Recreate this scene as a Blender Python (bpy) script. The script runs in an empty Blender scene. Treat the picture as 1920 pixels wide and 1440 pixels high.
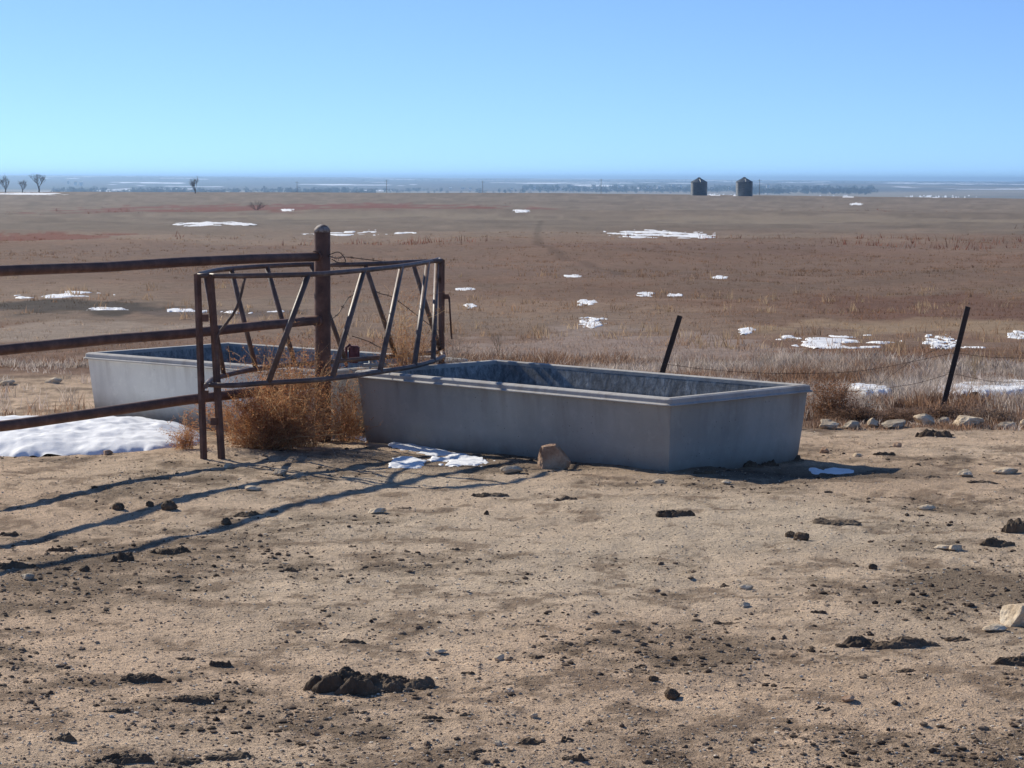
import bpy, bmesh, math, random
import numpy as np
from mathutils import Vector, Matrix, noise as mnoise
random.seed(7); RNG = np.random.default_rng(11)
C = bpy.context.scene.collection
scene = bpy.context.scene

# ------------------------------------------------------------------ camera
FPX, HY, ROLL, CAMH = 4360.0, 334.5, .003, 2.0      # focal length in pixels of a 1920 wide frame, horizon row, roll, eye height
PITCH = math.atan((720 - HY) / FPX)
_f = np.array([0, math.cos(PITCH), -math.sin(PITCH)]); _u = np.array([0, math.sin(PITCH), math.cos(PITCH)])
_r = np.array([1., 0, 0]) * math.cos(ROLL) + _u * math.sin(ROLL); _u = np.cross(_r, _f)
cd = bpy.data.cameras.new('camera'); cam = bpy.data.objects.new('camera', cd); C.objects.link(cam)
cd.sensor_fit = 'HORIZONTAL'; cd.sensor_width = 36.0; cd.lens = 36.0 * FPX / 1920.0
cd.clip_start = .1; cd.clip_end = 60000
cam.matrix_world = Matrix(((_r[0], _u[0], -_f[0], 0), (_r[1], _u[1], -_f[1], 0), (_r[2], _u[2], -_f[2], CAMH), (0, 0, 0, 1)))
scene.camera = cam

# ------------------------------------------------------------------ sky, sun, exposure
SUN_EL = math.radians(31.5); SDIR = np.array([-.68, .733]); SDIR /= np.linalg.norm(SDIR)   # towards the sun, on the ground plan
w = bpy.data.worlds.new('World'); scene.world = w; w.use_nodes = True
nt = w.node_tree; nt.nodes.clear()
out = nt.nodes.new('ShaderNodeOutputWorld'); bg = nt.nodes.new('ShaderNodeBackground'); sky = nt.nodes.new('ShaderNodeTexSky')
sky.sky_type = 'NISHITA'; sky.sun_disc = False; sky.sun_elevation = SUN_EL; sky.sun_rotation = math.atan2(SDIR[0], SDIR[1])
sky.altitude = 700; sky.air_density = 1.0; sky.dust_density = .15; sky.ozone_density = 3.0
tc = nt.nodes.new('ShaderNodeTexCoord'); sx = nt.nodes.new('ShaderNodeSeparateXYZ'); mm = nt.nodes.new('ShaderNodeMath'); mm.operation = 'MULTIPLY_ADD'
mm.inputs[1].default_value = 1.9; mm.inputs[2].default_value = .105           # very clean winter air: the band above the horizon stays blue
cx = nt.nodes.new('ShaderNodeCombineXYZ'); L = nt.links.new
L(tc.outputs['Generated'], sx.inputs[0]); L(sx.outputs[0], cx.inputs[0]); L(sx.outputs[1], cx.inputs[1]); L(sx.outputs[2], mm.inputs[0]); L(mm.outputs[0], cx.inputs[2])
L(cx.outputs[0], sky.inputs['Vector'])
tint = nt.nodes.new('ShaderNodeMix'); tint.data_type = 'RGBA'; tint.blend_type = 'MULTIPLY'; tint.inputs['Factor'].default_value = 1
tint.inputs['B'].default_value = (.80, .93, 1.10, 1)
L(sky.outputs[0], tint.inputs['A']); L(tint.outputs['Result'], bg.inputs['Color']); bg.inputs['Strength'].default_value = .13
L(bg.outputs[0], out.inputs['Surface'])
sl = bpy.data.lights.new('sun', 'SUN'); sl.energy = 4.7; sl.angle = math.radians(.55); sl.color = (1, .93, .80)
so = bpy.data.objects.new('sun', sl); C.objects.link(so)
sv = Vector((SDIR[0] * math.cos(SUN_EL), SDIR[1] * math.cos(SUN_EL), math.sin(SUN_EL)))
so.rotation_euler = sv.to_track_quat('Z', 'Y').to_euler(); so.location = (0, 0, 30)
scene.view_settings.view_transform = 'Standard'; scene.view_settings.look = 'None'; scene.view_settings.gamma = 1
scene.view_settings.exposure = 0.22
scene.cycles.volume_bounces = 0; scene.cycles.max_bounces = 6

# ------------------------------------------------------------------ noise and terrain
def _hash(ix, iy, s):
    h = (ix.astype(np.int64) * 374761393 + iy.astype(np.int64) * 668265263 + s * 974634777) & 0xFFFFFFFF
    h = ((h ^ (h >> 13)) * 1274126177) & 0xFFFFFFFF
    return ((h ^ (h >> 16)) & 0xFFFFFF) / float(0xFFFFFF)
def vnoise(x, y, s=0):
    x0 = np.floor(x); y0 = np.floor(y); fx = x - x0; fy = y - y0
    fx = fx * fx * fx * (fx * (fx * 6 - 15) + 10); fy = fy * fy * fy * (fy * (fy * 6 - 15) + 10)
    a = _hash(x0, y0, s); b = _hash(x0 + 1, y0, s); c = _hash(x0, y0 + 1, s); d = _hash(x0 + 1, y0 + 1, s)
    return (a + (b - a) * fx) * (1 - fy) + (c + (d - c) * fx) * fy
def fbm(x, y, scale, s=0, o=4):                  # about -1..1, first octave of the given size in metres
    x = np.asarray(x, float) / scale; y = np.asarray(y, float) / scale; t = 0; a = 1; n = 0
    for i in range(o):
        t = t + a * (vnoise(x + 17.3 * i, y - 9.1 * i, s + i) * 2 - 1); n += a; a *= .5; x = x * 2.03; y = y * 2.03
    return t / n
def sstep(a, b, x): t = np.clip((x - a) / (b - a), 0, 1); return t * t * (3 - 2 * t)
PR = np.array([0, 15.5, 17.5, 19.5, 22, 25, 30, 36, 44, 60, 80, 110, 160, 230, 300, 380, 500, 640, 760, 900, 1100, 2000, 3000, 4000, 5200, 7000, 9500, 12500, 15500, 18500, 26000.])
PZ = np.array([0, 0, -.05, -.12, -.17, -.2, -.24, -.42, -.46, -.42, -.66, -.95, -1.28, -1.72, -2.2, -3.15, -3.45, -3.30, -3.05, -3.6, -8, -25, -30, -27, -24, -18.5, -11, -3, 0, 3, 3.])
def H(x, y, fine=True):
    x = np.asarray(x, float); y = np.asarray(y, float); r = np.hypot(x, y)
    z = np.interp(r, PR, PZ)
    z = z - .008 * np.maximum(x - 20, 0) * sstep(60, 700, r) * (1 - sstep(1000, 2000, r)) - .0033 * x * sstep(6000, 12000, r) + 4.5 * fbm(x, y, 1500, 9, 4) * sstep(9000, 12000, r)
    # the scoured hollow at the far end of the near tank, the low swale left of the ring, the trodden ground the rails' shade falls on
    z = z - .075 * np.exp(-(((x - 2.15) / .55) ** 2 + ((y - 16.3) / .45) ** 2))
    z = z - .05 * np.exp(-(((x + 2.6) / .8) ** 2 + ((y - 13.2) / .9) ** 2))
    z = z + .035 * np.exp(-(((x - 2.1) / .22) ** 2 + ((y - 16.55) / .12) ** 2))
    z = z + .055 * np.exp(-(((x + 2.2) / .7) ** 2 + ((y - 17.0) / .55) ** 2))
    z = z + .24 * fbm(x, y, 10, 3, 3) * sstep(30, 60, r) * (1 - sstep(200, 400, r))
    z = z + .55 * fbm(x, y, 70, 5, 3) * sstep(120, 300, r) * (1 - sstep(700, 1000, r))
    z = z + 3.5 * fbm(x, y, 2600, 8, 4) * sstep(1500, 4000, r)
    if fine:
        n1 = fbm(x, y, .9, 21, 3); n2 = fbm(x, y, .22, 31, 3); n3 = fbm(x, y, .07, 41, 2)
        k = 1 - sstep(24, 40, r)
        z = z + (.014 * n1 + .011 * n2 + .006 * n3 - .020 * np.clip(fbm(x, y, .3, 77, 2) - .25, 0, 1)) * k
        z = z + .05 * fbm(x, y, 1.2, 51, 3) * sstep(22, 34, r) * (1 - sstep(300, 600, r))
    return z
def ray(px, py): d = _r * (px - 960) / FPX - _u * (py - 720) / FPX + _f; return d
def at(px, py, z=None):                          # the place in the world seen at a photo pixel, at height z or on the ground
    d = ray(px, py)
    if z is not None: return Vector(np.array([0, 0, CAMH]) + d * (z - CAMH) / d[2])
    t = 6.0 * 1.0004 ** np.arange(0, 21000)
    P = np.array([0, 0, CAMH])[:, None] + d[:, None] * t
    g = P[2] - H(P[0], P[1], False); i = np.argmax(g < 0) if (g < 0).any() else len(t) - 1
    return Vector((P[0][i], P[1][i], float(H(P[0][i], P[1][i]))))
def atd(px, py, y): d = ray(px, py); return Vector(np.array([0, 0, CAMH]) + d * y / d[1])     # at a known distance

# ------------------------------------------------------------------ scene helpers
def tag(o, label=None, cat=None, group=None, kind=None):
    if label: o['label'] = label
    if cat: o['category'] = cat
    if group: o['group'] = group
    if kind: o['kind'] = kind
    return o
def empty(name, loc, label, cat, group=None):
    o = bpy.data.objects.new(name, None); C.objects.link(o); o.location = loc; o.empty_display_size = .2
    return tag(o, label, cat, group)
def link(name, me, m, parent=None, loc=None):
    o = bpy.data.objects.new(name, me); C.objects.link(o)
    if m: me.materials.append(m)
    if parent:
        o.parent = parent; o.location = -Vector(parent.location) if loc is None else loc
    elif loc is not None: o.location = loc
    return o
def np_mesh(name, V, F, col=None, smooth=False):
    V = np.asarray(V, np.float32); F = np.asarray(F, np.int32); k = F.shape[1]
    me = bpy.data.meshes.new(name); me.vertices.add(len(V)); me.vertices.foreach_set('co', V.ravel())
    me.loops.add(F.size); me.loops.foreach_set('vertex_index', F.ravel())
    me.polygons.add(len(F)); me.polygons.foreach_set('loop_start', np.arange(0, F.size, k, dtype=np.int32))
    me.polygons.foreach_set('use_smooth', np.full(len(F), smooth))
    me.update(calc_edges=True)
    if col is not None:
        a = me.color_attributes.new('Col', 'FLOAT_COLOR', 'POINT'); c = np.ones((len(V), 4), np.float32); c[:, :3] = col
        a.data.foreach_set('color', c.ravel())
    me.validate(); return me
def tube(bm, pts, r, n=8, cap=True):            # one tube through the points, radius a number or a list
    pts = [Vector(p) for p in pts]; rings = []
    up = Vector((0, 0, 1)); prev = None
    for i, p in enumerate(pts):
        t = (pts[min(i + 1, len(pts) - 1)] - pts[max(i - 1, 0)]).normalized()
        a = up if abs(t.z) < .95 else Vector((1, 0, 0))
        s = t.cross(a).normalized() if prev is None else (prev - t * prev.dot(t)).normalized()
        prev = s; q = t.cross(s); rr = r[i] if hasattr(r, '__len__') else r
        rings.append([bm.verts.new(p + (s * math.cos(2 * math.pi * k / n) + q * math.sin(2 * math.pi * k / n)) * rr) for k in range(n)])
    for a, b in zip(rings, rings[1:]):
        for k in range(n):
            f = bm.faces.new((a[k], a[(k + 1) % n], b[(k + 1) % n], b[k])); f.smooth = n > 4
    if cap: bm.faces.new(rings[0][::-1]); bm.faces.new(rings[-1])
def finish(bm, name):
    bmesh.ops.recalc_face_normals(bm, faces=bm.faces[:]); me = bpy.data.meshes.new(name); bm.to_mesh(me); bm.free(); return me
def tube_obj(name, paths, r, m, parent=None, n=8):
    bm = bmesh.new()
    for p in paths: tube(bm, p, r, n)
    return link(name, finish(bm, name), m, parent)
def box(bm, c, ax, ay, az):                     # centre and three half-extent vectors
    c, ax, ay, az = map(Vector, (c, ax, ay, az)); v = [bm.verts.new(c + ax * i + ay * j + az * k) for i in (-1, 1) for j in (-1, 1) for k in (-1, 1)]
    for f in ((0, 1, 3, 2), (4, 6, 7, 5), (0, 4, 5, 1), (2, 3, 7, 6), (0, 2, 6, 4), (1, 5, 7, 3)): bm.faces.new([v[i] for i in f])

# ------------------------------------------------------------------ materials
def lin(*c): return tuple((v / 255 / 12.92 if v / 255 < .04045 else ((v / 255 + .055) / 1.055) ** 2.4) for v in c)
class M:
    def __init__(s, name, rough=.9, spec=.25):
        s.m = bpy.data.materials.new(name); s.m.use_nodes = True; s.n = s.m.node_tree.nodes; s.l = s.m.node_tree.links.new
        s.b = s.n['Principled BSDF']; s.b.inputs['Roughness'].default_value = rough; s.b.inputs['Specular IOR Level'].default_value = spec
        s.tc = s.n.new('ShaderNodeTexCoord').outputs['Object']
    def noise(s, scale, detail=4, rough=.55, vec=None, stretch=None):
        v = vec or s.tc
        if stretch:
            mp = s.n.new('ShaderNodeMapping'); mp.inputs['Scale'].default_value = stretch; s.l(v, mp.inputs[0]); v = mp.outputs[0]
        t = s.n.new('ShaderNodeTexNoise'); t.inputs['Scale'].default_value = scale; t.inputs['Detail'].default_value = detail
        t.inputs['Roughness'].default_value = rough; s.l(v, t.inputs['Vector']); return t.outputs['Fac']
    def voro(s, scale, feature='F1'):
        t = s.n.new('ShaderNodeTexVoronoi'); t.inputs['Scale'].default_value = scale; t.feature = feature; s.l(s.tc, t.inputs['Vector']); return t
    def ramp(s, fac, stops):
        r = s.n.new('ShaderNodeValToRGB'); e = r.color_ramp.elements
        while len(e) < len(stops): e.new(.5)
        for i, (p, c) in enumerate(stops):
            e[i].position = p; e[i].color = (c, c, c, 1) if not hasattr(c, '__len__') else (*c, 1)
        s.l(fac, r.inputs[0]); return r.outputs[0]
    def mix(s, a, b, fac, mode='MIX'):
        x = s.n.new('ShaderNodeMix'); x.data_type = 'RGBA'; x.blend_type = mode
        for v, k in ((fac, 'Factor'), (a, 'A'), (b, 'B')):
            if hasattr(v, 'links') or hasattr(v, 'is_linked'): s.l(v, x.inputs[k])
            elif hasattr(v, '__len__'): x.inputs[k].default_value = (*v, 1)
            else: x.inputs[k].default_value = v
        return x.outputs['Result']
    def math(s, op, a, b=0.):
        x = s.n.new('ShaderNodeMath'); x.operation = op
        for i, v in enumerate((a, b)):
            if hasattr(v, 'is_linked'): s.l(v, x.inputs[i])
            else: x.inputs[i].default_value = v
        return x.outputs[0]
    def attr(s):
        a = s.n.new('ShaderNodeAttribute'); a.attribute_name = 'Col'; return a.outputs['Color']
    def color(s, c): s.l(c, s.b.inputs['Base Color']) if hasattr(c, 'is_linked') else setattr(s.b.inputs['Base Color'], 'default_value', (*c, 1)); return s
    def bump(s, h, strength=.5, dist=.01):
        b = s.n.new('ShaderNodeBump'); b.inputs['Strength'].default_value = strength; b.inputs['Distance'].default_value = dist
        s.l(h, b.inputs['Height']); s.l(b.outputs[0], s.b.inputs['Normal']); return s
def rust(name, a, b, c, rough=.62):
    m = M(name, rough, .4); n1 = m.noise(9, 5, .65); n2 = m.noise(70, 4, .7)
    col = m.ramp(n1, [(.3, a), (.52, b), (.72, c)]); col = m.mix(col, (.35, .3, .27), m.ramp(n2, [(.62, 0.), (.78, .35)])); m.color(col)
    m.bump(m.noise(140, 3), .35, .004); return m.m
MAT = {}
MAT['pipe'] = rust('rusted_pipe', (.075, .038, .028), (.14, .068, .045), (.22, .115, .078))
MAT['ring'] = rust('weathered_steel', (.07, .05, .042), (.14, .088, .068), (.22, .16, .125), .5)
MAT['tpost'] = rust('fence_steel', (.018, .016, .016), (.04, .028, .024), (.07, .045, .036))
MAT['wire'] = rust('rusted_wire', (.03, .02, .016), (.06, .035, .025), (.09, .05, .035))
def concrete(name, base, dark):
    m = M(name, .88, .25)
    n1 = m.noise(1.6, 5, .6); n2 = m.noise(14, 5, .65); n3 = m.noise(5, 4, .6, stretch=(1, 1, .15))
    col = m.ramp(n1, [(.32, dark), (.62, base)])
    col = m.mix(col, tuple(v * .6 for v in base), m.ramp(n3, [(.52, 0.), (.75, .45)]))
    col = m.mix(col, tuple(min(1, v * 1.3) for v in base), m.ramp(n2, [(.55, 0.), (.75, .35)]))
    pits = m.voro(26).outputs['Distance']; pm = m.math('MULTIPLY', m.ramp(pits, [(.05, 1.), (.11, 0.)]), m.ramp(m.noise(3.1, 2), [(.5, 0.), (.58, 1.)]))
    col = m.mix(col, (.03, .028, .026), pm)
    g = m.n.new('ShaderNodeNewGeometry'); sp = m.n.new('ShaderNodeSeparateXYZ'); m.l(g.outputs['Position'], sp.inputs[0])
    under = m.math('MULTIPLY', m.ramp(m.noise(7, 4, .6, stretch=(1, 1, .08)), [(.5, 0.), (.7, .45)]), m.ramp(sp.outputs[2], [(.12, 0.), (.5, 1.)]))
    col = m.mix(col, (.17, .125, .09), under)                                              # rusty drip stains under the lip
    splash = m.math('ADD', sp.outputs[2], m.math('MULTIPLY', m.noise(6, 4), .14))      # mud splashed along the foot
    col = m.mix(col, (.16, .125, .095), m.ramp(splash, [(.0, .75), (.10, .25), (.19, 0.)]))
    m.color(col); m.bump(m.math('ADD', m.noise(55, 5, .7), m.math('MULTIPLY', n2, 2.)), .35, .006); return m
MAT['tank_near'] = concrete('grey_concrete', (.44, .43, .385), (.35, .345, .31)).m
MAT['rim'] = concrete('sunlit_tint_concrete_rim', (.50, .475, .44), (.38, .36, .335)).m  # paler than the near wall: sunlit rim line painted into the concrete colour
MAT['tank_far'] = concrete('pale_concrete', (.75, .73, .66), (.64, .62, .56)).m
def inner_mat():
    m = M('stained_lining', .8, .3); n = m.noise(22, 6, .75, stretch=(1, 1, .6)); n2 = m.noise(2.5, 4)
    col = m.ramp(n, [(.40, (.18, .185, .185)), (.55, (.34, .345, .34)), (.68, (.58, .58, .56))])
    col = m.mix(col, (.08, .08, .08), m.ramp(n2, [(.5, 0.), (.72, .5)])); m.color(col); m.bump(n, .6, .01); return m.m
MAT['lining'] = inner_mat()
def veg(name):                                    # thin dry leaves let the low sun through
    m = M(name, .85, .15); c = m.attr(); d = m.n.new('ShaderNodeBsdfDiffuse'); t = m.n.new('ShaderNodeBsdfTranslucent'); x = m.n.new('ShaderNodeMixShader'); x.inputs[0].default_value = .5
    m.l(c, d.inputs['Color']); m.l(c, t.inputs['Color']); m.l(d.outputs[0], x.inputs[1]); m.l(t.outputs[0], x.inputs[2]); m.l(x.outputs[0], m.n['Material Output'].inputs[0]); m.n.remove(m.b); return m.m
def pebble_mat():
    m = M('pebbles', .9, .2); m.color(m.attr()); return m.m
MAT['pebble'] = pebble_mat()
MAT['veg'] = veg('dry_stems')
def snow_mat():
    m = M('old_snow', .7, .3); m.b.inputs['Subsurface Weight'].default_value = .0
    n = m.noise(30, 4); col = m.ramp(m.noise(5, 5, .6), [(.3, (.72, .73, .74)), (.6, (.88, .88, .88))]); col = m.mix(col, (.50, .43, .35), m.ramp(m.noise(24, 5, .75), [(.60, 0.), (.78, .6)])); m.color(col); m.bump(n, .3, .008); return m.m
MAT['snow'] = snow_mat()
def rock_mat(name, a, b, c):
    m = M(name, .9, .2); n = m.noise(7, 6, .65); col = m.ramp(n, [(.3, a), (.5, b), (.68, c)])
    col = m.mix(col, a, m.ramp(m.noise(45, 4, .7), [(.55, 0.), (.7, .5)])); m.color(col); m.bump(m.noise(28, 6, .7), .8, .012); return m.m
MAT['lime'] = rock_mat('limestone', (.25, .19, .13), (.44, .36, .265), (.58, .51, .40))
MAT['chalk'] = rock_mat('pale_limestone', (.38, .28, .18), (.62, .49, .34), (.76, .66, .51))
MAT['tanrock'] = rock_mat('tan_sandstone', (.22, .11, .06), (.44, .28, .18), (.58, .43, .30))
MAT['dung'] = rock_mat('dried_manure', (.06, .042, .028), (.125, .085, .055), (.21, .15, .10))
MAT['dung_pale'] = rock_mat('weathered_manure', (.07, .048, .032), (.14, .10, .066), (.22, .165, .11))
MAT['metal'] = rust('galvanised_steel', (.26, .29, .31), (.34, .37, .40), (.42, .45, .47), .45)

# ------------------------------------------------------------------ ground: one sheet round the viewer out to the skyline
def ground_color(x, y):
    r = np.hypot(x, y); n = len(x)
    dirt = np.array([.57, .415, .285]); c = np.ones((n, 3)) * dirt
    a1 = fbm(x, y, 1.6, 101, 4)[:, None]; a2 = fbm(x, y, .35, 111, 3)[:, None]; a3 = fbm(x, y, 4.5, 121, 3)[:, None]
    c = c * (1 + .16 * a1 + .12 * a2)
    c += (np.array([.60, .50, .37]) - c) * np.clip(a3 * 1.1, 0, .6)                      # pale silty patches
    man = np.clip((clumpiness(x, y) - .06) * 1.6 + .9 * fbm(x, y, .09, 907, 4) * (clumpiness(x, y) > -.15), 0, 1)[:, None]
    sm = np.clip((fbm(x, y, .24, 141, 5) + .35 * fbm(x, y, .045, 145, 3)) * 3.6 - .62 + .35 * np.clip((10.5 - r)[:] / 2.5, 0, 1), 0, 1)[:, None]; c += (np.array([.17, .112, .072]) - c) * sm * .68      # brown smears
    c += (np.array([.12, .085, .055]) - c) * man * .72                                     # trodden manure
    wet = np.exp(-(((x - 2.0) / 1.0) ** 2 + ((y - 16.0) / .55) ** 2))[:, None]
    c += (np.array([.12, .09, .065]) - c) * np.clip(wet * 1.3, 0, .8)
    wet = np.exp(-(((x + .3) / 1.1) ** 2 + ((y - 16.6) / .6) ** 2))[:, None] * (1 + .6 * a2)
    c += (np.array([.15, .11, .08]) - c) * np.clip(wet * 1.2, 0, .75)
    # pasture
    k = sstep(19.6, 21.2, r + .8 * fbm(x, y, 2, 7, 2) - 5.8 * (1 - sstep(-2.6, -1.2, x)))[:, None]
    g1 = fbm(x, y, 14, 201, 5)[:, None]; g2 = fbm(x, y, 2.2, 211, 4)[:, None]; g3 = fbm(x, y, 90, 221, 4)[:, None]
    tan = np.array([.33, .24, .175]); red = np.array([.235, .142, .096]); grey = np.array([.195, .165, .132])
    near = tan; c2 = near + (red - near) * np.clip(.45 + 1.1 * g1 + .6 * g2, 0, 1)
    farm = sstep(95, 170, r + 25 * fbm(x, y, 60, 231, 3))[:, None]
    c2 = c2 + (grey * (1 + .15 * g2) - c2) * farm * .8
    midred = (sstep(45, 60, r) * (1 - sstep(85, 120, r)))[:, None]
    c2 = c2 + (np.array([.215, .137, .097]) - c2) * midred * .65
    c2 = .84 * c2 * (1 + .22 * g2 + .10 * g3 + .16 * fbm(x, y * .6, 6, 241, 4)[:, None])
    for (px0, py0, px1, py1, col, s) in ZONES:
        cx_, cy_, rx, ry = zone_w(px0, py0, px1, py1)
        e = ((x - cx_) / rx) ** 2 + ((y - cy_) / ry) ** 2 + 1.5 * fbm(x, y * .5, max(rx * .12, 1), 300 + px0, 4)
        c2 = c2 + (np.array(col) - c2) * ((1 - sstep(.55, 1.15, e)) * s)[:, None]
    tp = [at(*q) for q in TRAIL]; dm = np.full(n, 1e9)
    for p_, q_ in zip(tp, tp[1:]):
        ax, ay, bx, by = p_.x, p_.y, q_.x, q_.y; t = np.clip(((x - ax) * (bx - ax) + (y - ay) * (by - ay)) / ((bx - ax) ** 2 + (by - ay) ** 2), 0, 1); dm = np.minimum(dm, np.hypot(x - ax - t * (bx - ax), (y - ay - t * (by - ay)) * .25))
    c2 = c2 * (1 - .24 * (1 - sstep(.1, .32, dm + .15 * fbm(x, y, 1.5, 333, 2))))[:, None]      # cattle trail
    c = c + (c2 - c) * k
    # the far plain beyond the brow
    f = sstep(800, 1400, r)[:, None]; n1 = fbm(x, y / 3, 420, 401, 4); n2 = fbm(x, y, 1500, 411, 3)
    c3 = np.ones((n, 3)) * np.array([.10, .08, .068]); c3 += (np.array([.09, .085, .07]) - c3) * sstep(.0, .5, n1)[:, None]
    c3 += (np.array([.34, .27, .17]) - c3) * sstep(.1, .4, n2)[:, None] * .6
    sn = fbm(x * .55, y / 5, 150, 421, 4); c3 += (np.array([.85, .87, .9]) - c3) * (sstep(.38, .46, sn) * sstep(3500, 5500, r))[:, None]
    return np.clip(c + (c3 - c) * f, .01, .95)
def clumpiness(x, y):                             # where the herd's manure has been trodden in
    return (fbm(x, y, .8, 901, 3) + .45 * fbm(x, y, .22, 905, 3) + .16 * np.clip((10 - y) / 2.5, 0, 1) + .34 * np.exp(-(((x + 2.2) / .9) ** 2 + ((y - 12.8) / 1.0) ** 2))
            + .9 * np.exp(-(((x - 2.35) / .75) ** 2 + ((y - 11.3) / .8) ** 2)) - .22 * np.exp(-(((x - .6) / 1.1) ** 2 + ((y - 13.2) / 1.3) ** 2)))
def zone_w(x0, y0, x1, y1):
    a = at((x0 + x1) / 2, y0); b = at((x0 + x1) / 2, y1); m_ = at((x0 + x1) / 2, (y0 + y1) / 2)
    return m_.x, (a.y + b.y) / 2, max((x1 - x0) / 2 / FPX * m_.y, .3), max(abs(a.y - b.y) / 2, .5)
ZONES = [(230, 383, 1000, 393, (.17, .055, .045), .75), (-80, 434, 210, 452, (.20, .075, .055), .8), (1540, 548, 2000, 612, (.17, .092, .064), .8),
         (-60, 560, 300, 592, (.075, .062, .052), .95), (230, 578, 620, 594, (.13, .10, .085), .8), (1290, 364, 1990, 371, (.16, .065, .05), .8),
         (840, 620, 1500, 700, (.36, .29, .25), .6), (-80, 596, 380, 640, (.36, .29, .23), .7), (0, 455, 560, 480, (.18, .125, .098), .6), (900, 455, 1900, 475, (.20, .13, .10), .5), (600, 505, 1300, 520, (.19, .13, .10), .5),
         (1150, 404, 2000, 420, (.26, .21, .155), .5), (300, 398, 1000, 410, (.26, .215, .16), .5), (1450, 600, 1960, 632, (.38, .28, .18), .6), (620, 560, 1350, 590, (.30, .205, .14), .5)]
TRAIL = [(1014, 414), (1006, 436), (1010, 458), (1042, 474), (1092, 490), (1160, 514)]
def build_ground():
    rs = [.3]
    while rs[-1] < 26000:
        r = rs[-1]; t = r * r / (FPX * .53 * CAMH) * 1.2
        if r < 7.4: t = .35
        else: t = max(t, .02) if r < 40 else max(t, .02)
        if r > 900: t = r * .028
        rs.append(r + min(t, r * .05 + .1))
    rs = np.array(rs); half = math.radians(14.2)
    a = np.concatenate([np.linspace(-half, half, 620), np.linspace(half, 2 * math.pi - half, 120)[1:-1]])
    R, A = np.meshgrid(rs, a, indexing='ij'); X = (R * np.sin(A)).ravel(); Y = (R * np.cos(A)).ravel()
    Z = H(X, Y); nr, na = R.shape
    i = np.arange(nr - 1)[:, None] * na; j = np.arange(na)[None, :]; j2 = (j + 1) % na
    F = np.stack([i + j, i + na + j, i + na + j2, i + j2], -1).reshape(-1, 4)
    V = np.stack([X, Y, Z], -1); V = np.vstack([V, [[0, 0, 0]]])
    col = ground_color(V[:, 0], V[:, 1])
    me = np_mesh('ground', V, F, col, True)
    bm_tri = None
    m = M('dirt_and_pasture', .95, .12); base = m.attr()
    cd_ = m.n.new('ShaderNodeNewGeometry'); sp = m.n.new('ShaderNodeSeparateXYZ'); m.l(cd_.outputs['Position'], sp.inputs[0])
    nearf = m.ramp(m.math('MULTIPLY', sp.outputs[1], .01), [(.19, 1.), (.28, 0.)])
    sand = m.noise(120, 3, .7); crumb = m.noise(34, 5, .7)
    v = m.ramp(sand, [(.3, .62), (.5, 1.08), (.7, 1.55)]); c = m.mix(base, v, .7, 'MULTIPLY')
    c = m.mix(c, m.ramp(crumb, [(.3, .7), (.5, 1.08), (.7, 1.35)]), .6, 'MULTIPLY')
    peb = m.voro(70); pm = m.ramp(peb.outputs['Distance'], [(.12, 1.), (.2, 0.)])
    sel = m.n.new('ShaderNodeSeparateColor'); m.l(peb.outputs['Color'], sel.inputs[0]); pk = m.math('MULTIPLY', pm, m.ramp(sel.outputs[0], [(.80, 0.), (.83, 1.)]))
    c = m.mix(c, (.62, .57, .50), m.math('MULTIPLY', pk, nearf))
    pk2 = m.math('MULTIPLY', pm, m.ramp(sel.outputs[1], [(.86, 0.), (.88, 1.)])); c = m.mix(c, (.07, .05, .035), m.math('MULTIPLY', pk2, nearf))
    pas = m.noise(3.0, 6, .75); c = m.mix(c, m.ramp(pas, [(.3, .6), (.5, 1.), (.7, 1.35)]), .6, 'MULTIPLY')
    m.color(c); m.bump(m.math('ADD', m.math('ADD', sand, m.math('MULTIPLY', crumb, 2.2)), m.math('MULTIPLY', pk, .8)), 1.0, .014)
    return tag(link('ground', me, m.m), kind='structure')
build_ground()

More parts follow.
